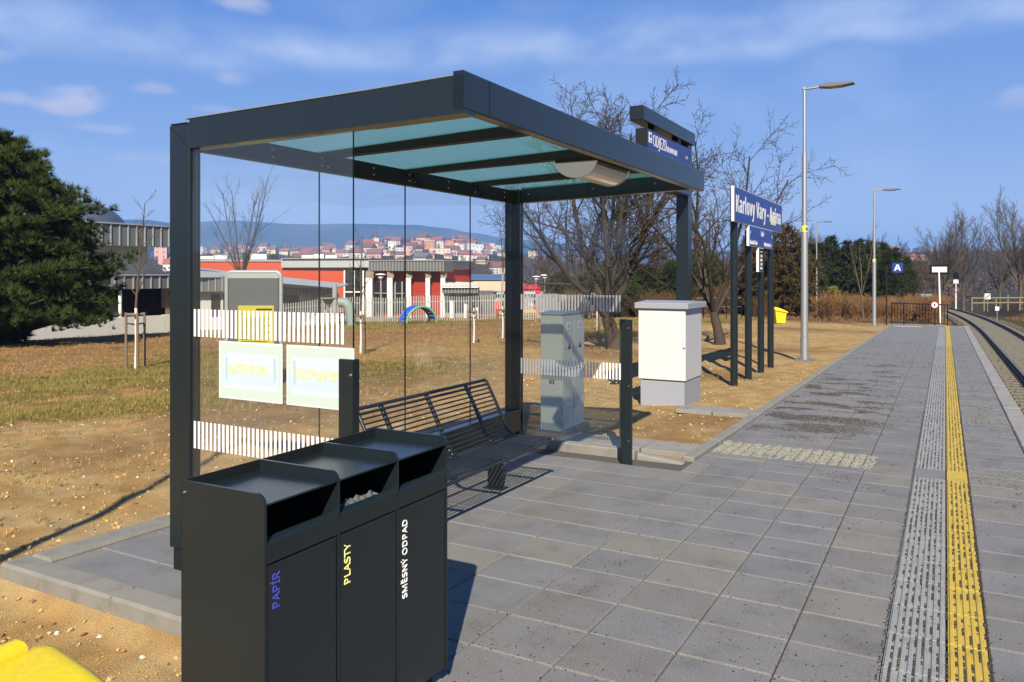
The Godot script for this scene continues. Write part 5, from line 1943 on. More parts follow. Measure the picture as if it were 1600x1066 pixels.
func make_scrub() -> void:
	rng.seed = 202
	# dry brush in the strip behind the soil and on the right bank
	var s := Shape.new()
	var o := {"segs": [4, 2, 1], "sides": [4, 3, 3], "kids": [8, 5, 0], "start": [0.15, 0.2, 0.0], "angle": [0.45, 0.55, 0.0], "ratio": [0.5, 0.5, 0.0], "slim": [0.6, 0.7, 1.0], "levels": 3, "wob": 0.10, "up": 0.03, "tip": 0.4, "thin": 0.006}
	for i in 16:
		var a := rng.randf() * TAU
		var t := rng.randf_range(0.1, 0.75)
		grow(s, Vector3(rng.randfn(0, 0.08), -0.05, rng.randfn(0, 0.08)), Vector3(cos(a) * sin(t), cos(t), sin(a) * sin(t)), rng.randf_range(0.6, 1.0), 0.012, 0, o)
	var mesh := s.mesh()
	var wood := tinted(mat(Color(1, 1, 1), 0.95))
	wood.metallic_specular = 0.1
	var at := []
	var tint := []
	var drop := func(p: Vector3, k: float, c: Color) -> void:
		at.append(Transform3D(Basis(Vector3.UP, rng.randf() * TAU).scaled(Vector3(k, k * rng.randf_range(0.75, 1.1), k)), p))
		tint.append(c.lerp(Color(0.09, 0.06, 0.035), rng.randf() * 0.6))
	for i in 260:
		drop.call(spot(rng.randf_range(0.385, 0.545), rng.randf_range(45.5, 66.0)) - Vector3.UP * 0.05, rng.randf_range(0.6, 1.4), Color(0.17, 0.08, 0.036).lerp(Color(0.30, 0.17, 0.075), rng.randf()))
	for i in 60:
		drop.call(spot(rng.randf_range(0.06, 0.34), rng.randf_range(46.0, 62.0)), rng.randf_range(0.8, 2.0), Color(0.13, 0.075, 0.035))
	stuff("dry_scrub", mesh, wood, at, tint)
	var br := Shape.new()
	var r3 := RandomNumberGenerator.new()
	r3.seed = 44
	for i in 110:
		var a := r3.randf() * TAU
		var rr := 0.55 * sqrt(r3.randf())
		var h := r3.randf_range(0.0, 0.95) * (1.0 - rr * rr * 1.6)
		var c := Vector3(cos(a) * rr, h, sin(a) * rr)
		var d := Vector3(cos(a) * r3.randf_range(0.0, 0.5), 1.0, sin(a) * r3.randf_range(0.0, 0.5)).normalized()
		var side := d.cross(Vector3(r3.randfn(), 0, r3.randfn())).normalized() * r3.randf_range(0.010, 0.028)
		br.tri(c - side, c + side, c + d * r3.randf_range(0.2, 0.5))
	br.v.append_array(s.v)
	br.n.append_array(s.n)
	br.c.append_array(s.c)
	br.u.append_array(s.u)
	var thick := br.mesh()
	wood.cull_mode = BaseMaterial3D.CULL_DISABLED
	at = []
	tint = []
	for i in 520:
		var d := rng.randf_range(94.0, 190.0)
		drop.call(spot(rng.randf_range(0.558 + 0.05 * smoothstep(150.0, 100.0, d), 0.78), d), rng.randf_range(3.6, 7.0) * (1.0 if d > 120 else 0.8), Color(0.17, 0.085, 0.042))
	for i in 90:
		drop.call(spot(rng.randf_range(0.575, 0.70), rng.randf_range(70.0, 96.0)), rng.randf_range(0.5, 1.1), Color(0.16, 0.10, 0.05))
	for i in 26:
		drop.call(spot(rng.randf_range(0.618, 0.72), rng.randf_range(44.0, 60.0)) - Vector3.UP * 0.1, rng.randf_range(0.7, 1.1), Color(0.05, 0.04, 0.025))
	stuff("bank_thicket", thick, wood, at, tint)
	at = []
	tint = []
	for i in 420:
		drop.call(spot(rng.randf_range(-0.02, 0.40), rng.randf_range(92.0, 230.0)), rng.randf_range(3.5, 7.0), Color(0.13, 0.07, 0.045))
	for i in 120:
		drop.call(spot(rng.randf_range(0.37, 0.56), rng.randf_range(120.0, 240.0)), rng.randf_range(3.5, 6.0), Color(0.12, 0.075, 0.05))
	stuff("grove_thicket", thick, wood, at, tint)
	# far woods between and behind the houses
	at = []
	tint = []
	var tries := 0
	while at.size() < 2600 and tries < 30000:
		tries += 1
		var q := rng.randf_range(-0.7, 0.72)
		var d := rng.randf_range(230.0, 1500.0)
		var p := spot(q, d)
		if nb.get_noise_2d(p.x * 0.5, p.z * 0.5) + rng.randf() * 0.5 < 0.12 + (0.10 if d > 480.0 and d < 900.0 and q < 0.0 else 0.0): continue
		at.append(Transform3D(Basis(Vector3.UP, rng.randf() * TAU).scaled(Vector3.ONE * rng.randf_range(3.2, 5.6) * (1.0 if d > 900.0 else 0.85)), p - Vector3.UP * 0.4))
		tint.append(Color(0.115, 0.065, 0.05).lerp(Color(0.05, 0.055, 0.03), pow(rng.randf(), 2.0)))
	var cs := Shape.new()
	var r2 := RandomNumberGenerator.new()
	r2.seed = 4
	for i in 60:
		var a := r2.randf() * TAU
		var h := r2.randf_range(0.15, 1.5)
		var rr := 0.55 * sqrt(maxf(0.0, 1.0 - (h / 1.6) ** 2)) * sqrt(r2.randf())
		var c := Vector3(cos(a) * rr, h, sin(a) * rr)
		var d1 := Vector3(r2.randfn(), r2.randfn(), r2.randfn()).normalized() * 0.20
		var d2 := Vector3(r2.randfn(), r2.randfn(), r2.randfn()).normalized() * 0.20
		cs.tri(c - d1, c + d1, c + d2)
	var fm := tinted(mat(Color(1, 1, 1), 1.0))
	fm.metallic_specular = 0.1
	fm.cull_mode = BaseMaterial3D.CULL_DISABLED
	stuff("far_woods", cs.mesh(), fm, at, tint)


func make_grass() -> void:
	rng.seed = 303
	var s := Shape.new()
	for i in 7:
		var a := TAU * i / 7.0 + rng.randf()
		var d := Vector3(cos(a), 0, sin(a))
		var side := Vector3(-d.z, 0, d.x) * 0.03
		var b := d * 0.10
		s.tri(b - side, b + side, b + d * rng.randf_range(0.15, 0.6) + Vector3.UP * rng.randf_range(0.5, 1.0))
	var mesh := s.mesh()
	var at := []
	var tint := []
	var tries := 0
	while at.size() < 42000 and tries < 500000:
		tries += 1
		var d := 5.0 + 50.0 * pow(rng.randf(), 1.6)
		var p := fwd * d + rgt * (d * rng.randf_range(-0.72, 0.45))
		if not bare(p.x, p.z) or p.x > -5.6 and p.z > -11.0: continue
		if rng.randf() > 0.05 + 0.95 * smoothstep(-5.5, -13.0, p.x + na.get_noise_2d(p.x * 3.0, p.z * 3.0) * 7.0): continue
		var c := soil(p.x, p.z)
		var lush := c.g / c.r
		if lush < 0.68 and rng.randf() < 0.72: continue
		var k := rng.randf_range(0.03, 0.075) * (1.25 if lush > 0.72 else 1.0) * (1.0 + d * 0.012)
		var y := ground_y(p.x, p.z) - 0.05 + relief(p.x, p.z)
		at.append(Transform3D(Basis(Vector3.UP, rng.randf() * TAU).scaled(Vector3(k, k, k)), Vector3(p.x, y, p.z)))
		tint.append((Color(0.15, 0.15, 0.04).lerp(Color(0.30, 0.22, 0.08), rng.randf()) if lush > 0.68 else Color(0.50, 0.30, 0.125).lerp(Color(0.30, 0.175, 0.07), rng.randf())))
	stuff("grass_tufts", mesh, M.grass, at, tint)
	# tall dry grass on the banks beside the track
	at = []
	tint = []
	while at.size() < 9000:
		var z := -20.0 - 70.0 * pow(rng.randf(), 1.2)
		var x := track_x(z) + rng.randf_range(3.6, 14.0)
		if rng.randf() < 0.35:
			z = -43.5 - 50.0 * rng.randf()
			x = rng.randf_range(-9.0, track_x(z) - 1.8)
		var k := rng.randf_range(0.10, 0.32)
		var y := ground_y(x, z) - 0.05 + relief(x, z)
		if x > 5.2: y += -0.95 + 0.75 * smoothstep(5.2, 8.0, x)
		elif z < -43.5: y -= 0.95 * smoothstep(-3.0, 0.9, x)
		at.append(Transform3D(Basis(Vector3.UP, rng.randf() * TAU).scaled(Vector3(k, k, k)), Vector3(x, y, z)))
		tint.append(Color(0.26, 0.15, 0.065).lerp(Color(0.15, 0.085, 0.04), rng.randf()))
	stuff("bank_grass", mesh, M.grass, at, tint)


# ---------- buildings ----------
func cam_at(s: float, d: float, y: float) -> Vector3:
	var p := fwd * d + rgt * (s * d)
	return Vector3(p.x, y, p.z)


# A ribbed fascia of standing-seam sheets from a to b (feet of its lower edge), facing out.
func ribbed(parent: Node, called: String, a: Vector3, b: Vector3, high: float, step: float, thick := 0.25) -> void:
	var d := (b - a)
	var n := int(d.length() / step)
	var x := d.normalized()
	var out := x.cross(Vector3.UP)
	var s := Shape.new()
	s.prism(a, x, Vector3.UP, -out * thick, PackedVector2Array([Vector2(0, 0), Vector2(d.length(), 0), Vector2(d.length(), high), Vector2(0, high)]))
	var f := put(called, s, M.metal_grey, parent)
	for i in n + 1:
		s = Shape.new()
		var c := a + x * (d.length() * i / n)
		s.prism(c, x, Vector3.UP, out * 0.05, PackedVector2Array([Vector2(-0.025, 0.01), Vector2(0.025, 0.01), Vector2(0.025, high - 0.01), Vector2(-0.025, high - 0.01)]))
		put("seam", s, M.metal_light, f)
	s = Shape.new()
	s.prism(a + Vector3.UP * (high + 0.001), x, Vector3.UP, out * 0.08, PackedVector2Array([Vector2(-0.05, 0), Vector2(d.length() + 0.05, 0), Vector2(d.length() + 0.05, 0.06), Vector2(-0.05, 0.06)]))
	put("coping", s, M.metal_light, f)


func slab_wall(parent: Node, called: String, a: Vector3, b: Vector3, high: float, m: Material, thick := 0.3) -> MeshInstance3D:
	var d := b - a
	var x := d.normalized()
	var out := x.cross(Vector3.UP)
	var s := Shape.new()
	s.prism(a, x, Vector3.UP, -out * thick, PackedVector2Array([Vector2(0, 0), Vector2(d.length(), 0), Vector2(d.length(), high), Vector2(0, high)]))
	return put(called, s, m, parent)


func make_buildings() -> void:
	# white pavilion with two ribbed fascias behind the pine; its long side runs parallel to the track
	var t := thing("white_pavilion", "white and cream flat-roofed building with grey ribbed fascias behind the pine", "building")
	var X := -32.2
	var g := -1.0
	slab_wall(t, "upper_wall", Vector3(X - 0.8, 1.2, -8.0), Vector3(X - 0.8, 1.2, -24.6), 2.0, M.facade_cream, 8.0)
	ribbed(t, "upper_fascia", Vector3(X, 2.93, -9.0), Vector3(X, 2.93, -26.8), 0.95, 0.42)
	slab_wall(t, "roof", Vector3(X - 0.3, 3.86, -9.0), Vector3(X - 0.3, 3.86, -26.8), 0.05, M.roof_sheet, 9.0)
	ribbed(t, "lower_fascia", Vector3(X + 1.2, 1.02, -21.5), Vector3(X + 1.2, 1.02, -29.4), 0.58, 0.42)
	slab_wall(t, "lower_roof", Vector3(X + 0.9, 1.60, -21.5), Vector3(X + 0.9, 1.60, -29.4), 0.05, M.roof_sheet, 9.0)
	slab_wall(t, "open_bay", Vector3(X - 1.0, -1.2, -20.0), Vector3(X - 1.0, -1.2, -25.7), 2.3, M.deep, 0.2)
	slab_wall(t, "side_wall", Vector3(X - 0.6, 0.05, -25.4), Vector3(X - 0.6, 0.05, -29.6), 0.95, M.facade_white, 0.3)
	var bd := put("cladding_board", one_box(Vector3(X - 0.599, 0.30, -29.5), Vector3(X - 0.57, 0.32, -25.5)), M.metal_light, t)
	for k in 3:
		put("cladding_board", one_box(Vector3(X - 0.599, 0.48 + 0.17 * k, -29.5), Vector3(X - 0.57, 0.50 + 0.17 * k, -25.5)), M.metal_light, t)
	bd.set_meta("label", "thin horizontal cladding joint")
	var c := Shape.new()
	c.tube([Vector3(X + 1.0, -1.1, -21.9), Vector3(X + 1.0, 1.02, -21.9)], [0.07, 0.07], 10)
	put("column", c, M.white, t)
	for k in 2:
		put("roof_vent", one_box(Vector3(X - 2.5, 3.9, -21.6 - 0.5 * k), Vector3(X - 2.1, 4.35, -21.3 - 0.5 * k), 0.03), M.metal_grey, t)
	var w := thing("boundary_wall", "low pale concrete boundary wall behind the pine and the left sapling", "wall")
	for i in 9:
		slab_wall(w, "wall_panel", Vector3(X + 2.5, -1.5, -10.0 - 2.6 * i), Vector3(X + 2.5, -1.5, -12.585 - 2.6 * i), 1.38 + 0.02 * (i % 2), M.facade_white, 0.25)
	for q in [t, w]:                                          # these stand a third farther off than drawn
		q.scale = Vector3.ONE * 1.3
		q.position = eye * (1.0 - 1.3)
	# the hall's dome over the roof
	t = thing("hall_dome", "grey-blue rounded metal dome of a hall over the white building's roof", "building", cam_at(-0.545, 95.0, 0))
	var s := Shape.new()
	var prof := []
	for i in 13:
		var a := PI / 2.0 * i / 12.0
		prof.append(Vector2(cos(a) * 5.4, 5.4 + sin(a) * 4.1))
	s.lathe(Vector3(0, 0.9, 0), prof, 32)
	put("dome", s, mat(Color(0.10, 0.12, 0.16), 0.4, T.fine, 0.3, 0.3), t)
	s = Shape.new()
	s.lathe(Vector3(0, -3, 0), [Vector2(5.5, 0), Vector2(5.5, 9.25), Vector2(5.3, 9.3)], 32)
	put("drum", s, M.metal_light, t)

	# the low wing with the sloping roof
	t = thing("low_wing", "low grey wing with sloping sheet roof and ribbed eaves before the orange building", "building")
	var a0 := cam_at(-0.40, 41.0, 0.75)
	var a1 := cam_at(-0.357, 42.0, 0.75)
	ribbed(t, "eaves_fascia", a0, a1, 0.80, 0.30)
	slab_wall(t, "wall", a0 - Vector3.UP * 2.6 + fwd * 0.6, a1 - Vector3.UP * 2.6 + fwd * 0.6, 2.6, M.facade_white, 4.0)
	for k in 2:
		slab_wall(t, "window", a0.lerp(a1, 0.35 + 0.36 * k) + Vector3.UP * -1.35 + fwd * 0.59, a0.lerp(a1, 0.63 + 0.36 * k) + Vector3.UP * -1.35 + fwd * 0.59, 1.2, M.window, 0.05)
	var b0 := cam_at(-0.358, 46.0, 0.62)
	var b1 := cam_at(-0.222, 51.0, 0.35)
	ribbed(t, "eaves_fascia", b0, b1, 0.42, 0.24)
	slab_wall(t, "wall", Vector3(b0.x, -1.8, b0.z) + fwd * 0.9, Vector3(b1.x, -1.8, b1.z) + fwd * 0.9, 2.3, M.facade_cream, 4.0)
	for k in 3:
		var p := b0.lerp(b1, 0.02 + 0.2 * k) + fwd * 0.89
		var q := b0.lerp(b1, 0.20 + 0.2 * k) + fwd * 0.89
		slab_wall(t, "window", Vector3(p.x, -0.75, p.z), Vector3(q.x, -0.75, q.z), 1.1, M.window, 0.05)
		var f := slab_wall(t, "window_post", Vector3(q.x, -0.75, q.z) - fwd * 0.03, Vector3(q.x, -0.75, q.z) + rgt * 0.10 - fwd * 0.03, 1.1, M.white, 0.05)
	for k in 6:
		var p := b0.lerp(b1, 0.66) + fwd * 0.88
		var q := b0.lerp(b1, 0.99) + fwd * 0.88
		slab_wall(t, "cladding_board", Vector3(p.x, -1.45 + 0.24 * k, p.z), Vector3(q.x, -1.45 + 0.24 * k, q.z), 0.20, M.facade_white, 0.06)
	s = Shape.new()
	var r0 := cam_at(-0.40, 58.0, 2.15)
	var r1 := cam_at(-0.205, 58.0, 0.95)
	var pa := [cam_at(-0.40, 40.7, 1.56), cam_at(-0.357, 42.0, 1.56), cam_at(-0.357, 45.7, 1.06), b1 + Vector3.UP * 0.44 - fwd * 0.2, r1, r0]
	for i in range(1, 5):
		s.tri(pa[0], pa[i], pa[i + 1])
		s.tri(pa[0] - Vector3.UP * 0.06, pa[i + 1] - Vector3.UP * 0.06, pa[i] - Vector3.UP * 0.06)
	for i in 6:
		var j := (i + 1) % 6
		s.quad(pa[i] - Vector3.UP * 0.06, pa[j] - Vector3.UP * 0.06, pa[j], pa[i])
	put("roof", s, M.roof_sheet, t)
	s = Shape.new()
	s.tube([cam_at(-0.2235, 50.5, -0.9), cam_at(-0.2235, 50.5, 1.0)], [0.16, 0.16], 10)
	put("downpipe", s, M.metal_light, t)

	# the orange kindergarten
	t = thing("orange_kindergarten", "orange kindergarten with grey ribbed roof edge, white columns and a tall glass bay", "building")
	slab_wall(t, "orange_wall", cam_at(-0.43, 66.0, -1.5), cam_at(-0.288, 66.0, -1.5), 4.22, M.orange, 6.0)
	slab_wall(t, "coping", cam_at(-0.43, 65.9, 2.725), cam_at(-0.288, 65.9, 2.725), 0.14, M.metal_light, 6.2)
	slab_wall(t, "orange_wall", cam_at(-0.2905, 62.0, -1.5), cam_at(-0.196, 61.0, -1.5), 3.68, M.orange, 6.0)
	slab_wall(t, "upper_band", cam_at(-0.291, 61.7, 2.19), cam_at(-0.178, 60.4, 2.19), 0.66, M.roof_sheet, 6.4)
	slab_wall(t, "roof_edge", cam_at(-0.291, 61.5, 2.852), cam_at(-0.178, 60.2, 2.852), 0.06, M.metal_light, 6.4)
	var wn := slab_wall(t, "window", cam_at(-0.308, 65.8, 0.75), cam_at(-0.2885, 65.8, 0.75), 0.52, M.window, 0.1)
	slab_wall(wn, "frame", cam_at(-0.3085, 65.75, 0.68), cam_at(-0.288, 65.75, 0.68), 0.07, M.white, 0.12)
	slab_wall(wn, "frame", cam_at(-0.2985, 65.75, 0.75), cam_at(-0.2970, 65.75, 0.75), 0.52, M.white, 0.12)
	# glass bay left of the first column
	slab_wall(t, "glass_bay", cam_at(-0.212, 60.8, -1.4), cam_at(-0.186, 60.3, -1.4), 3.35, M.window, 0.1)
	for q in [-0.2122, -0.2000, -0.1885]:
		slab_wall(t, "glazing_bar", cam_at(q, 60.2, -1.4), cam_at(q + 0.0018, 60.2, -1.4), 3.35, M.white, 0.1)
	slab_wall(t, "glazing_bar", cam_at(-0.212, 60.15, 0.28), cam_at(-0.186, 60.15, 0.28), 0.09, M.white, 0.08)
	# the colonnade
	ribbed(t, "ribbed_fascia", cam_at(-0.180, 57.5, 1.92), cam_at(-0.0862, 54.5, 1.86), 0.72, 0.26, 1.2)
	slab_wall(t, "roof", cam_at(-0.180, 57.8, 2.66), cam_at(-0.0862, 54.8, 2.60), 0.05, M.roof_sheet, 9.0)
	slab_wall(t, "rear_wall", cam_at(-0.182, 58.7, -1.4), cam_at(-0.088, 55.7, -1.4), 3.4, M.red_panel, 4.0)
	slab_wall(t, "soffit_beam", cam_at(-0.181, 58.55, 1.35), cam_at(-0.088, 55.55, 1.35), 0.57, M.red_panel, 0.4)
	slab_wall(t, "glass_bay", cam_at(-0.181, 58.50, -1.1), cam_at(-0.136, 57.06, -1.1), 2.25, M.window, 0.1)
	for i in 5:
		var q := -0.1745 + 0.0088 * i
		slab_wall(t, "glazing_bar", cam_at(q, 58.2 - 0.29 * i, -1.1), cam_at(q + 0.0014, 58.2 - 0.29 * i, -1.1), 2.25, M.metal_light, 0.1)
	slab_wall(t, "glazing_bar", cam_at(-0.180, 58.35, 0.25), cam_at(-0.136, 56.92, 0.25), 0.07, M.metal_light, 0.05)
	for q in [[-0.1845, 57.4, 0.48], [-0.1575, 56.8, 0.38], [-0.1335, 56.2, 0.34], [-0.1090, 55.4, 0.30], [-0.0900, 54.9, 0.30]]:
		slab_wall(t, "column", cam_at(q[0], q[1], -1.6), cam_at(q[0], q[1], -1.6) + rgt * q[2], 3.0, M.white, 0.5)
		slab_wall(t, "column_head", cam_at(q[0], q[1] + 0.02, 1.403), cam_at(q[0], q[1] + 0.02, 1.403) + rgt * (q[2] + 0.1), 0.5, M.wood_pale, 0.5)
	slab_wall(t, "terrace", cam_at(-0.21, 53.5, -1.75), cam_at(-0.085, 51.5, -1.75), 0.35, M.concrete, 3.0)
	for q in [[-0.395, 0.25, 1.2], [-0.375, 0.3, 1.0], [-0.265, 0.32, 0.9], [-0.25, 0.4, 0.8], [-0.235, 0.32, 0.9], [-0.33, 0.4, 1.3]]:
		slab_wall(t, "roof_vent", cam_at(q[0], 63.0, 2.86), cam_at(q[0], 63.0, 2.86) + rgt * q[2], q[1], M.white, 0.6)
	# the low right wing
	t = thing("kindergarten_annex", "low kindergarten annex with a white sloping roof and ribbed eaves", "building")
	ribbed(t, "eaves_fascia", cam_at(-0.0875, 53.0, 0.40), cam_at(-0.043, 52.0, 0.42), 0.43, 0.22)
	slab_wall(t, "wall", cam_at(-0.088, 55.0, -1.5), cam_at(-0.045, 54.0, -1.5), 2.0, M.metal_light, 3.0)
	s = Shape.new()
	var ra := [cam_at(-0.0885, 52.8, 0.84), cam_at(-0.042, 51.8, 0.86), cam_at(-0.043, 60.0, 1.0), cam_at(-0.0885, 62.0, 1.95)]
	s.quad(ra[0], ra[1], ra[2], ra[3])
	s.quad(ra[0] - Vector3.UP * 0.08, ra[3] - Vector3.UP * 0.08, ra[2] - Vector3.UP * 0.08, ra[1] - Vector3.UP * 0.08)
	s.quad(ra[0] - Vector3.UP * 0.08, ra[1] - Vector3.UP * 0.08, ra[1], ra[0])
	put("roof", s, mat(Color(0.58, 0.58, 0.55), 0.7), t)
	for q in [-0.078, -0.0605, -0.046]:
		slab_wall(t, "column", cam_at(q, 53.4, -1.6), cam_at(q, 53.4, -1.6) + rgt * 0.22, 1.5, M.white, 0.25)
		slab_wall(t, "column_head", cam_at(q, 53.4, -0.098), cam_at(q, 53.4, -0.098) + rgt * 0.34, 0.5, M.wood_pale, 0.25)
	# grey hall roofs behind the orange wall
	t = thing("grey_hall", "grey-green gabled hall roofs with a dark gable behind the orange wall", "building", cam_at(-0.325, 118.0, 0), TURN)
	for k in 2:
		s = Shape.new()
		s.prism(Vector3(-4.8 + 4.0 * k, -3.0, -6.0), Vector3.RIGHT, Vector3.UP, Vector3(0, 0, 10.0), PackedVector2Array([Vector2(-1.6, 0), Vector2(6.0, 0), Vector2(6.0, 4.4), Vector2(4.6, 7.6), Vector2(0.2, 7.6), Vector2(-1.6, 4.4)]))
		put("roof", s, mat(Color(0.17, 0.22, 0.22), 0.6, T.fine, 0.3), t)
	s = Shape.new()
	s.prism(Vector3(4.1, 1.4, 4.0), Vector3.RIGHT, Vector3.UP, Vector3(0, 0, 0.5), PackedVector2Array([Vector2(-1.7, 0), Vector2(1.7, 0), Vector2(0.5, 3.1), Vector2(-0.5, 3.1)]))
	put("gable", s, M.deep, t)
	# pavilion with coloured panels behind the playground
	t = thing("coloured_pavilion", "long low playground pavilion with orange, yellow and red panels under a flat grey roof", "building", cam_at(0.0, 66.0, 0), TURN)
	s = Shape.new()
	s.span(Vector3(-3.2, 0.02, -3.0), Vector3(8.6, 0.22, 1.6), 0.03)
	put("roof", s, M.roof_sheet, t)
	s = Shape.new()
	s.span(Vector3(-3.0, -0.55, -2.9), Vector3(8.4, 0.02, 1.2))
	put("upper_band", s, mat(Color(0.22, 0.30, 0.32), 0.6), t)
	var tones := [Color(0.62, 0.30, 0.12), Color(0.65, 0.06, 0.03), Color(0.66, 0.36, 0.08), Color(0.64, 0.34, 0.08), Color(0.66, 0.36, 0.10), Color(0.60, 0.08, 0.04), Color(0.62, 0.07, 0.04), Color(0.68, 0.16, 0.05), Color(0.16, 0.18, 0.17), Color(0.60, 0.05, 0.07), Color(0.20, 0.24, 0.22)]
	for i in tones.size():
		s = Shape.new()
		s.span(Vector3(-3.0 + 1.04 * i, -2.6, -2.9), Vector3(-3.0 + 1.04 * i + 1.03, -0.552, 1.25 + 0.04 * (i % 2)), 0.01)
		put("wall_panel", s, mat(tones[i], 0.6, T.fine, 0.8), t)
	for i in 2:
		put("window", one_box(Vector3(1.4 + 0.5 * i, -0.95, 1.3), Vector3(1.75 + 0.5 * i, -0.68, 1.33)), M.white, t)
	# red canopy frame
	t = thing("red_canopy", "small red-framed canopy beside the shelter's right rear post", "canopy", cam_at(0.022, 60.0, -1.6), TURN)
	put("top_beam", one_box(Vector3(-0.6, 2.15, -0.6), Vector3(0.85, 2.45, 0.3), 0.02), mat(Color(0.45, 0.01, 0.03), 0.5), t)
	put("leg", one_box(Vector3(0.45, 0, -0.1), Vector3(0.85, 2.15, 0.2), 0.02), mat(Color(0.45, 0.01, 0.03), 0.5), t)
	put("leg", one_box(Vector3(-0.6, 0, -0.1), Vector3(-0.4, 2.15, 0.2), 0.02), mat(Color(0.45, 0.01, 0.03), 0.5), t)
	# small sheds
	for q in [[-0.052, 95.0, 2.6, 0.62, 9.0, Color(0.05, 0.10, 0.20), Color(0.45, 0.38, 0.28), "low shed with a flat blue roof behind the annex"], [0.055, 88.0, 0.9, 0.0, 2.6, Color(0.33, 0.33, 0.31), Color(0.25, 0.24, 0.21), "small grey shed left of the globe lamps"], [0.075, 90.0, 0.95, 0.0, 3.0, Color(0.30, 0.31, 0.30), Color(0.22, 0.22, 0.20), "small grey shed right of the globe lamps"], [0.163, 78.0, 1.1, 0.0, 1.9, Color(0.62, 0.58, 0.48), Color(0.66, 0.62, 0.54), "pale cream shed behind the orchard tree trunk"]]:
		t = thing("shed", q[7], "shed", cam_at(q[0], q[1], 0), TURN)
		put("wall", one_box(Vector3(-q[4] / 2.0, -4, -2), Vector3(q[4] / 2.0, q[2] - 1.6, 1.5)), mat(q[6], 0.8), t)
		s = Shape.new()
		s.prism(Vector3(-q[4] / 2.0 - 0.2, 0, 0), Vector3(0, 0, 1), Vector3.UP, Vector3(q[4] + 0.4, 0, 0), PackedVector2Array([Vector2(-2.2, q[2] - 1.35), Vector2(1.7, q[2] - 1.598), Vector2(1.7, q[2] - 1.5), Vector2(-0.3, q[2] - 0.9), Vector2(-2.2, q[2] - 1.2)]))
		put("roof", s, mat(q[5], 0.6), t)
	make_playground()


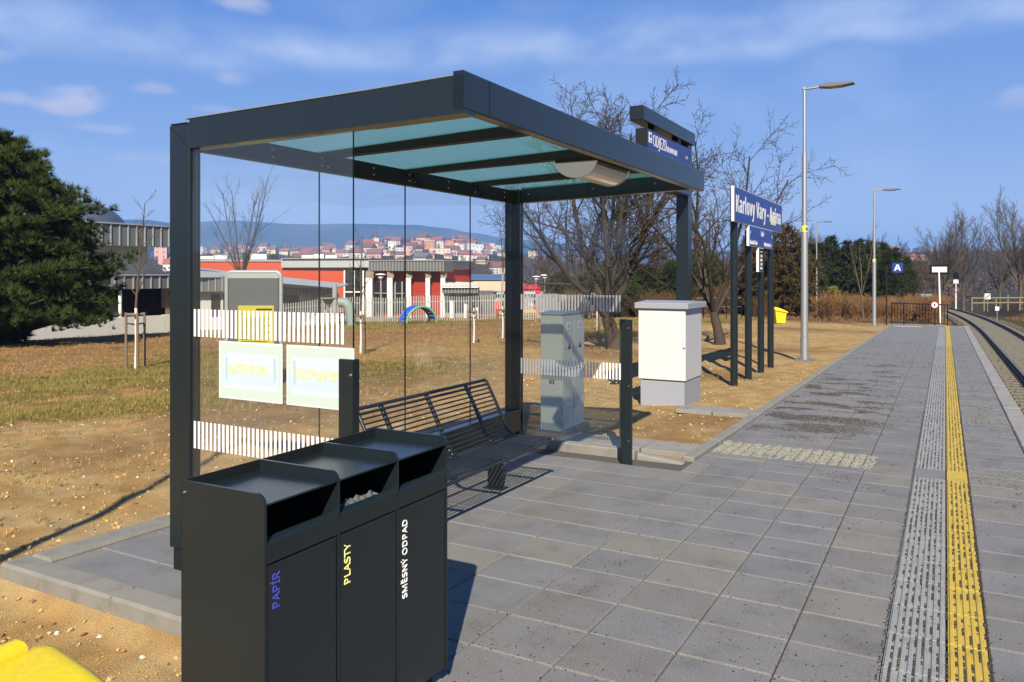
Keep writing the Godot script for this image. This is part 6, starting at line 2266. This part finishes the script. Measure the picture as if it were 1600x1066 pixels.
func make_playground() -> void:
	# picket fence round the kindergarten garden
	var t := thing("picket_fence", "long grey metal picket fence along the kindergarten garden", "fence")
	var runs := [[-0.352, 43.0, -0.222, 46.0], [-0.219, 45.5, 0.03, 45.0], [0.03, 45.0, 0.12, 50.0]]
	for q in runs:
		var a := spot(q[0], q[1])
		var b := spot(q[2], q[3])
		var d := b - a
		var n := int(d.length() / 0.135)
		var s := Shape.new()
		for i in n:
			var p := a + d * (float(i) / n)
			s.box(p + Vector3.UP * (0.74 + 0.05 * sin(i * 0.21)), Vector3(0.05, 1.38, 0.03), 0.0, Basis(Vector3.UP, TURN))
		put("pickets", s, M.fence_metal, t).set_meta("kind", "stuff")
		for y in [0.30, 1.12]:
			s = Shape.new()
			s.rod(a + Vector3.UP * y + fwd * 0.04, b + Vector3.UP * y + fwd * 0.04, 0.022, 6)
			put("rail", s, M.fence_metal, t)
		for i in int(d.length() / 2.5) + 1:
			s = Shape.new()
			var p := a + d.normalized() * 2.5 * i + fwd * 0.07
			s.rod(p - Vector3.UP * 0.3, p + Vector3.UP * 1.4, 0.035, 8)
			put("post", s, M.fence_metal, t)
	# wire fence near the sign posts
	t = thing("wire_fence", "thin wire fence with dark posts between the white cabinet and the station sign", "fence")
	for i in 7:
		var p := spot(0.232 + 0.0095 * i, 44.0)
		var s := Shape.new()
		s.rod(p - Vector3.UP * 0.2, p + Vector3.UP * 1.25, 0.025, 6)
		put("post", s, M.black, t)
	for y in [0.15, 0.6, 1.1]:
		var s := Shape.new()
		s.rod(spot(0.232, 44.0) + Vector3.UP * y, spot(0.289, 44.0) + Vector3.UP * y, 0.008, 4)
		put("wire", s, M.fence_metal, t)
	# blue climbing arch
	t = thing("climbing_arch", "blue and green arched climbing frame on the grass before the fence", "climbing frame", spot(-0.118, 43.0), TURN + 0.55)
	for z in [-0.45, 0.45]:
		var pts := []
		var rad := []
		for i in 13:
			var a := PI * i / 12.0
			pts.append(Vector3(-cos(a) * 0.88, sin(a) * 0.86, z))
			rad.append(0.065)
		var s := Shape.new()
		s.tube(pts, rad, 8)
		put("side_arch", s, M.play_blue if z < 0 else mat(Color(0.10, 0.30, 0.16), 0.5), t)
	for i in range(1, 12):
		var a := PI * i / 12.0
		var s := Shape.new()
		s.box(Vector3(-cos(a) * 0.88, sin(a) * 0.86, 0), Vector3(0.19, 0.05, 0.9), 0.01, Basis(Vector3.BACK, PI / 2.0 - a))
		put("rung", s, M.play_blue, t)
	# grey-green slide with a tube
	t = thing("tube_slide", "grey-green playground slide with a round tube end near the fence", "slide", spot(-0.2095, 41.5), TURN)
	var s := Shape.new()
	s.tube([Vector3(-0.35, 1.15, 0), Vector3(-0.05, 1.12, 0), Vector3(0.15, 0.95, 0), Vector3(0.25, 0.5, 0), Vector3(0.3, -0.1, 0)], [0.24, 0.28, 0.30, 0.27, 0.25], 12)
	put("tube", s, mat(Color(0.17, 0.22, 0.20), 0.6), t)
	s = Shape.new()
	s.lathe(Vector3(-0.9, 1.25, 0.1), [Vector2(0.1, -0.25), Vector2(0.32, 0.05), Vector2(0.52, 0.10), Vector2(0.50, 0.14), Vector2(0, 0.14)], 12)
	s.rod(Vector3(-0.9, -0.1, 0.1), Vector3(-0.9, 1.1, 0.1), 0.07, 8)
	put("funnel", s, mat(Color(0.14, 0.15, 0.14), 0.6), t)
	# globe lamps
	var globe := func(label: String, q: float, d: float) -> void:
		var l := thing("globe_lamp", label, "lamp post", spot(q, d), 0.0, "globe garden lamps")
		var g := Shape.new()
		g.tube([Vector3(0, -0.2, 0), Vector3(0, 2.5, 0)], [0.05, 0.04], 8)
		put("pole", g, M.fence_metal, l)
		g = Shape.new()
		g.lathe(Vector3(0, 2.5, 0), [Vector2(0.05, 0), Vector2(0.17, 0.12), Vector2(0.17, 0.22), Vector2(0.06, 0.3)], 12)
		put("globe", g, M.white, l)
		g = Shape.new()
		g.lathe(Vector3(0, 2.8, 0), [Vector2(0.07, 0), Vector2(0.33, 0.0), Vector2(0.30, 0.05), Vector2(0, 0.10)], 14)
		put("shade", g, M.white, l)
	globe.call("globe garden lamp before the kindergarten's glass colonnade", -0.1655, 49.0)
	globe.call("globe garden lamp in front of the coloured pavilion, left of the grey cabinet", 0.0305, 62.0)
	globe.call("globe garden lamp beside the red canopy", 0.0415, 58.0)
	globe.call("globe garden lamp low behind the coloured pavilion roof", 0.068, 74.0)


# ---------- the town ----------
var far_pane := mat(Color(0.10, 0.10, 0.11), 0.4)


func town_distance(q: float, y: float) -> float:      # how far off the hillside shows at that height over the horizon
	var d := 430.0
	while d < 1000.0:
		var p := spot(q, d)
		if (p.y - 1.65) / d >= y:
			return d
		d += 6.0
	return 1000.0


func house(called: String, label: String, q: float, base: float, top: float, wide: float, wall: Color, roof: Color, kind: int) -> void:
	var d := town_distance(q, base)
	var at := spot(q, d)
	var high := (top - base) * d
	var w := wide * d
	var deep := minf(w, 14.0)
	var t := thing(called, label, "church" if called == "church" else "apartment block" if kind == 1 else "house", Vector3(at.x, at.y - 2.0, at.z), TURN + rng.randf_range(-0.35, 0.35), "houses of the town on the far slope")
	var s := Shape.new()
	var wall_h := high + 2.0 if kind == 1 else high * 0.55 + 2.0
	s.span(Vector3(-w / 2, 0, -deep / 2), Vector3(w / 2, wall_h, deep / 2))
	put("wall", s, mat(wall, 0.85), t)
	s = Shape.new()
	if kind == 1:
		s.span(Vector3(-w / 2 - 0.2, wall_h + 0.002, -deep / 2 - 0.2), Vector3(w / 2 + 0.2, wall_h + 0.5, deep / 2 + 0.2))
	else:
		s.prism(Vector3(-w / 2 - 0.3, 0, 0), Vector3(0, 0, 1), Vector3.UP, Vector3(w + 0.6, 0, 0), PackedVector2Array([Vector2(-deep / 2 - 0.4, wall_h + 0.002), Vector2(deep / 2 + 0.4, wall_h + 0.002), Vector2(0, wall_h + high * 0.45)]))
	var r := put("roof", s, mat(roof, 0.85), t)
	if kind == 0:
		put("chimney", one_box(Vector3(w * 0.2, wall_h + high * 0.2, -0.5), Vector3(w * 0.2 + 0.8, wall_h + high * 0.58, 0.5)), mat(Color(0.4, 0.25, 0.2), 0.9), r)
	s = Shape.new()
	var rows := maxi(1, int((wall_h - 2.0) / 3.0))
	var cols := maxi(2, int(w / 3.4))
	for j in rows:
		for i in cols:
			var x := -w / 2 + w * (i + 0.5) / cols
			var y := 2.0 + (wall_h - 2.0) * (j + 0.35) / rows
			s.span(Vector3(x - 0.55, y, deep / 2), Vector3(x + 0.55, y + 1.2, deep / 2 + 0.06))
	put("windows", s, far_pane, t).set_meta("kind", "stuff")
	if called == "church":
		s = Shape.new()
		s.span(Vector3(w * 0.28, 0, -2.2), Vector3(w * 0.28 + 4.4, wall_h + high * 0.7, 2.2))
		var tw := put("tower", s, mat(wall, 0.85), t)
		s = Shape.new()
		s.lathe(Vector3(w * 0.28 + 2.2, wall_h + high * 0.7, 0), [Vector2(3.0, 0), Vector2(1.6, 3.0), Vector2(0.7, 5.0), Vector2(0.0, high * 0.9 + 3.0)], 8)
		put("spire", s, mat(Color(0.05, 0.07, 0.07), 0.7), tw)


func make_small_houses() -> void:
	# the many little houses between the larger ones: two models, then copies
	var models := []
	for k in 4:
		var t := thing("small_house", "", "house", Vector3.ZERO, 0.0, "little houses scattered over the far town slope")
		var s := Shape.new()
		s.span(Vector3(-5, 0, -4), Vector3(5, 6.0, 4))
		put("wall", s, mat([Color(0.52, 0.50, 0.46), Color(0.50, 0.42, 0.29), Color(0.42, 0.26, 0.20), Color(0.45, 0.44, 0.42)][k], 0.9), t)
		s = Shape.new()
		s.prism(Vector3(-5.4, 0, 0), Vector3(0, 0, 1), Vector3.UP, Vector3(10.8, 0, 0), PackedVector2Array([Vector2(-4.6, 5.9), Vector2(4.6, 5.9), Vector2(0, 9.4)]))
		put("roof", s, mat([Color(0.18, 0.065, 0.045), Color(0.13, 0.06, 0.045), Color(0.16, 0.07, 0.05), Color(0.10, 0.09, 0.09)][k], 0.9), t)
		s = Shape.new()
		for i in 3:
			for j in 2:
				s.span(Vector3(-3.6 + 3.0 * i, 3.0 + 0.0 + 1.6 * j - 1.3, 4.0), Vector3(-2.6 + 3.0 * i, 4.0 + 1.6 * j - 1.3, 4.06))
		put("windows", s, far_pane, t).set_meta("kind", "stuff")
		models.append(t)
	var zones := [[-0.40, -0.30, "left of the dark gable"], [-0.30, -0.215, "over the long orange wall"], [-0.215, -0.15, "below the large church"], [-0.15, -0.09, "under the orange and pink blocks"], [-0.09, -0.01, "under the grey panel blocks"], [0.36, 0.53, "glimpsed over the spruces and scrub"]]
	var looks := ["little white far house with red roof ", "little cream far house with red-brown roof ", "little brick-red far house ", "little grey far house with dark roof "]
	var n := 0
	for i in 76:
		var z: Array = zones[[0, 1, 1, 2, 2, 3, 3, 4, 4, 5][i % 10]]
		var q := rng.randf_range(z[0], z[1])
		var at := spot(q, rng.randf_range(560.0, 960.0))
		at.y -= 1.5
		var turn := TURN + rng.randf_range(-0.9, 0.9)
		var size := rng.randf_range(0.7, 1.15)
		if n < 4:
			models[n].position = at
			models[n].rotation.y = turn
			models[n].set_meta("label", looks[n] + z[2])
		else:
			var k := rng.randi() % 4
			dup(models[k], "small_house", at, turn, size, looks[k] + z[2])
		n += 1


func make_town() -> void:
	rng.seed = 900
	var W := Color(0.50, 0.49, 0.46)
	var C := Color(0.52, 0.45, 0.33)
	var Y := Color(0.66, 0.50, 0.20)
	var O := Color(0.44, 0.20, 0.10)
	var P := Color(0.46, 0.27, 0.24)
	var G := Color(0.46, 0.47, 0.46)
	var red := Color(0.24, 0.07, 0.045)
	var dark := Color(0.10, 0.07, 0.06)
	var grey := Color(0.28, 0.28, 0.28)
	# name, label, left-right, base, top (tangents over the horizon), width, wall, roof, kind
	var list := [
		["apartment_block", "white tower block on the far slope behind the vase-shaped young tree, left half", 376, 386, 370, 10, W, grey, 1],
		["apartment_block", "white tower block on the far slope behind the vase-shaped young tree, right half", 388, 386, 373, 11, W, grey, 1],
		["house", "white far house with red roof left of the white tower blocks", 331, 388, 377, 14, W, red, 0],
		["house", "pale far house at the left rim of the shelter glass", 316, 398, 387, 9, W, grey, 1],
		["house", "red-brown far house left below the white tower blocks", 358, 397, 387, 11, P, red, 0],
		["house", "yellow far house with brown roof above the dark gable", 425, 396, 386, 13, Y, dark, 0],
		["apartment_block", "long cream apartment block right of the dark gable, left part", 456, 389, 380, 16, C, O, 1],
		["apartment_block", "long cream apartment block right of the dark gable, right part", 472, 389, 381, 14, C, O, 1],
		["house", "small white far house right of the long cream block", 487, 389, 383, 12, W, red, 0],
		["church", "small white far church with a thin spire left of the first glass seam", 513, 389, 381, 7, W, dark, 0],
		["apartment_block", "wide yellow far building above the orange wall, by the second glass seam", 528, 400, 391, 14, Y, red, 1],
		["house", "yellow far house right beside the wide yellow building", 543, 400, 392, 12, C, red, 0],
		["church", "large far church with a red roof and dark spire", 578, 390, 376, 22, C, red, 0],
		["apartment_block", "white cubic block with a dark base right of the large church", 613, 391, 378, 13, W, grey, 1],
		["house", "white far house below the large church", 571, 401, 392, 13, W, grey, 0],
		["house", "white far house with grey roof between church and white cube", 597, 400, 391, 15, W, grey, 0],
		["house", "yellow far house below the white cube", 610, 401, 393, 10, Y, red, 0],
		["apartment_block", "grey-white flat block below the white cube", 625, 400, 388, 12, G, grey, 1],
		["apartment_block", "pink far block right of the third glass seam", 640, 399, 385, 16, P, red, 1],
		["apartment_block", "orange apartment block on the crest, left of its pair", 655, 388, 377, 17, O, red, 1],
		["apartment_block", "orange apartment block on the crest, right of its pair", 674, 387, 377, 17, O, C, 1],
		["apartment_block", "pale far block with brown roof right of the orange pair", 689, 388, 378, 11, C, dark, 1],
		["apartment_block", "orange-pink far block under the highest crest", 704, 388, 378, 14, O, red, 1],
		["apartment_block", "long cream far block below the orange blocks", 690, 397, 390, 34, C, grey, 1],
		["apartment_block", "yellow far block beside the white panel block", 714, 389, 381, 7, Y, red, 1],
		["apartment_block", "white panel block right of the long cream block", 722, 397, 384, 9, W, grey, 1],
		["apartment_block", "grey panel block by the fourth glass seam, left", 735, 397, 382, 12, G, grey, 1],
		["apartment_block", "grey panel block by the fourth glass seam, right", 750, 397, 383, 13, G, grey, 1],
		["house", "white far house with red roof right of the grey panel blocks", 763, 396, 385, 13, W, red, 0],
		["apartment_block", "white far block behind the birch, upper", 768, 391, 381, 8, W, grey, 1],
		["apartment_block", "grey-white far block behind the birch, right", 780, 394, 384, 12, G, grey, 1],
		["house", "red-roofed far house low under the grey panel blocks, left", 727, 404, 395, 11, W, red, 0],
		["house", "red-roofed far house low under the grey panel blocks, middle", 744, 405, 396, 12, W, red, 0],
		["house", "red-roofed far house low under the grey panel blocks, right", 758, 405, 396, 12, W, red, 0],
		["house", "brown-roofed far house low below the long cream block", 700, 404, 396, 12, C, red, 0],
		["house", "red far house below the pink block", 672, 405, 395, 16, P, red, 0],
		["house", "cream far house between pink block and red house", 655, 402, 393, 12, C, dark, 0],
		["apartment_block", "pink far building between the white pavilion and the left shelter post", 252, 412, 378, 18, P, red, 1],
		["house", "cream far house at the foot of the pink building", 262, 424, 404, 12, W, red, 0],
		["apartment_block", "cream far building just right of the shelter's rear post", 832, 404, 391, 14, C, grey, 1],
		["apartment_block", "white far building under the orchard tree crown", 965, 396, 383, 14, C, grey, 1],
		["house", "red-roofed far house between departure column and station sign", 1094, 413, 398, 20, O, red, 0],
		["house", "pinkish far house over the spruces, left of the second lamp post", 1315, 404, 397, 15, P, red, 0],
		["apartment_block", "white flat far building over the spruces", 1331, 399, 394, 13, W, W, 1],
		["house", "cream far house right of the blue letter sign", 1405, 406, 399, 9, W, red, 0],
		["house", "red-roofed far house between letter sign and the tallest bare tree", 1425, 407, 399, 12, P, red, 0],
		["house", "pale far house left of the tallest bare tree", 1440, 408, 400, 10, C, red, 0],
	]
	for q in list:
		house(q[0], q[1], (q[2] - 800.0) / 1240.0, (429.0 - q[3]) / 1240.0, (429.0 - q[4]) / 1240.0, q[5] / 1240.0, q[6], q[7], q[8])


func _ready() -> void:
	na.seed = 1
	na.frequency = 0.11
	na.fractal_octaves = 4
	nb.seed = 2
	nb.frequency = 0.03
	nb.fractal_octaves = 4
	nc.seed = 3
	nc.frequency = 0.2
	nc.fractal_octaves = 3
	make_view()
	make_materials()
	make_ground()
	make_hills()
	make_platform()
	make_track()
	make_buildings()
	make_town()
	make_small_houses()
	make_shelter()
	make_bench()
	make_bins()
	make_grit_bin("yellow plastic grit bin cut by the lower left corner, nearest the camera", Vector3(-1.76, -0.04, -0.79), PI / 2.0)
	make_grit_bin("small-looking yellow grit bin far off behind the station sign posts", spot(0.3355, 37.8), PI / 2.0 + TURN)
	make_cabinets()
	make_departure_board()
	make_station_sign()
	make_street_things()
	make_info_board()
	make_pine()
	make_orchard_tree()
	make_trees()
	make_saplings()
	make_scrub()
	make_grass()
	make_grit()
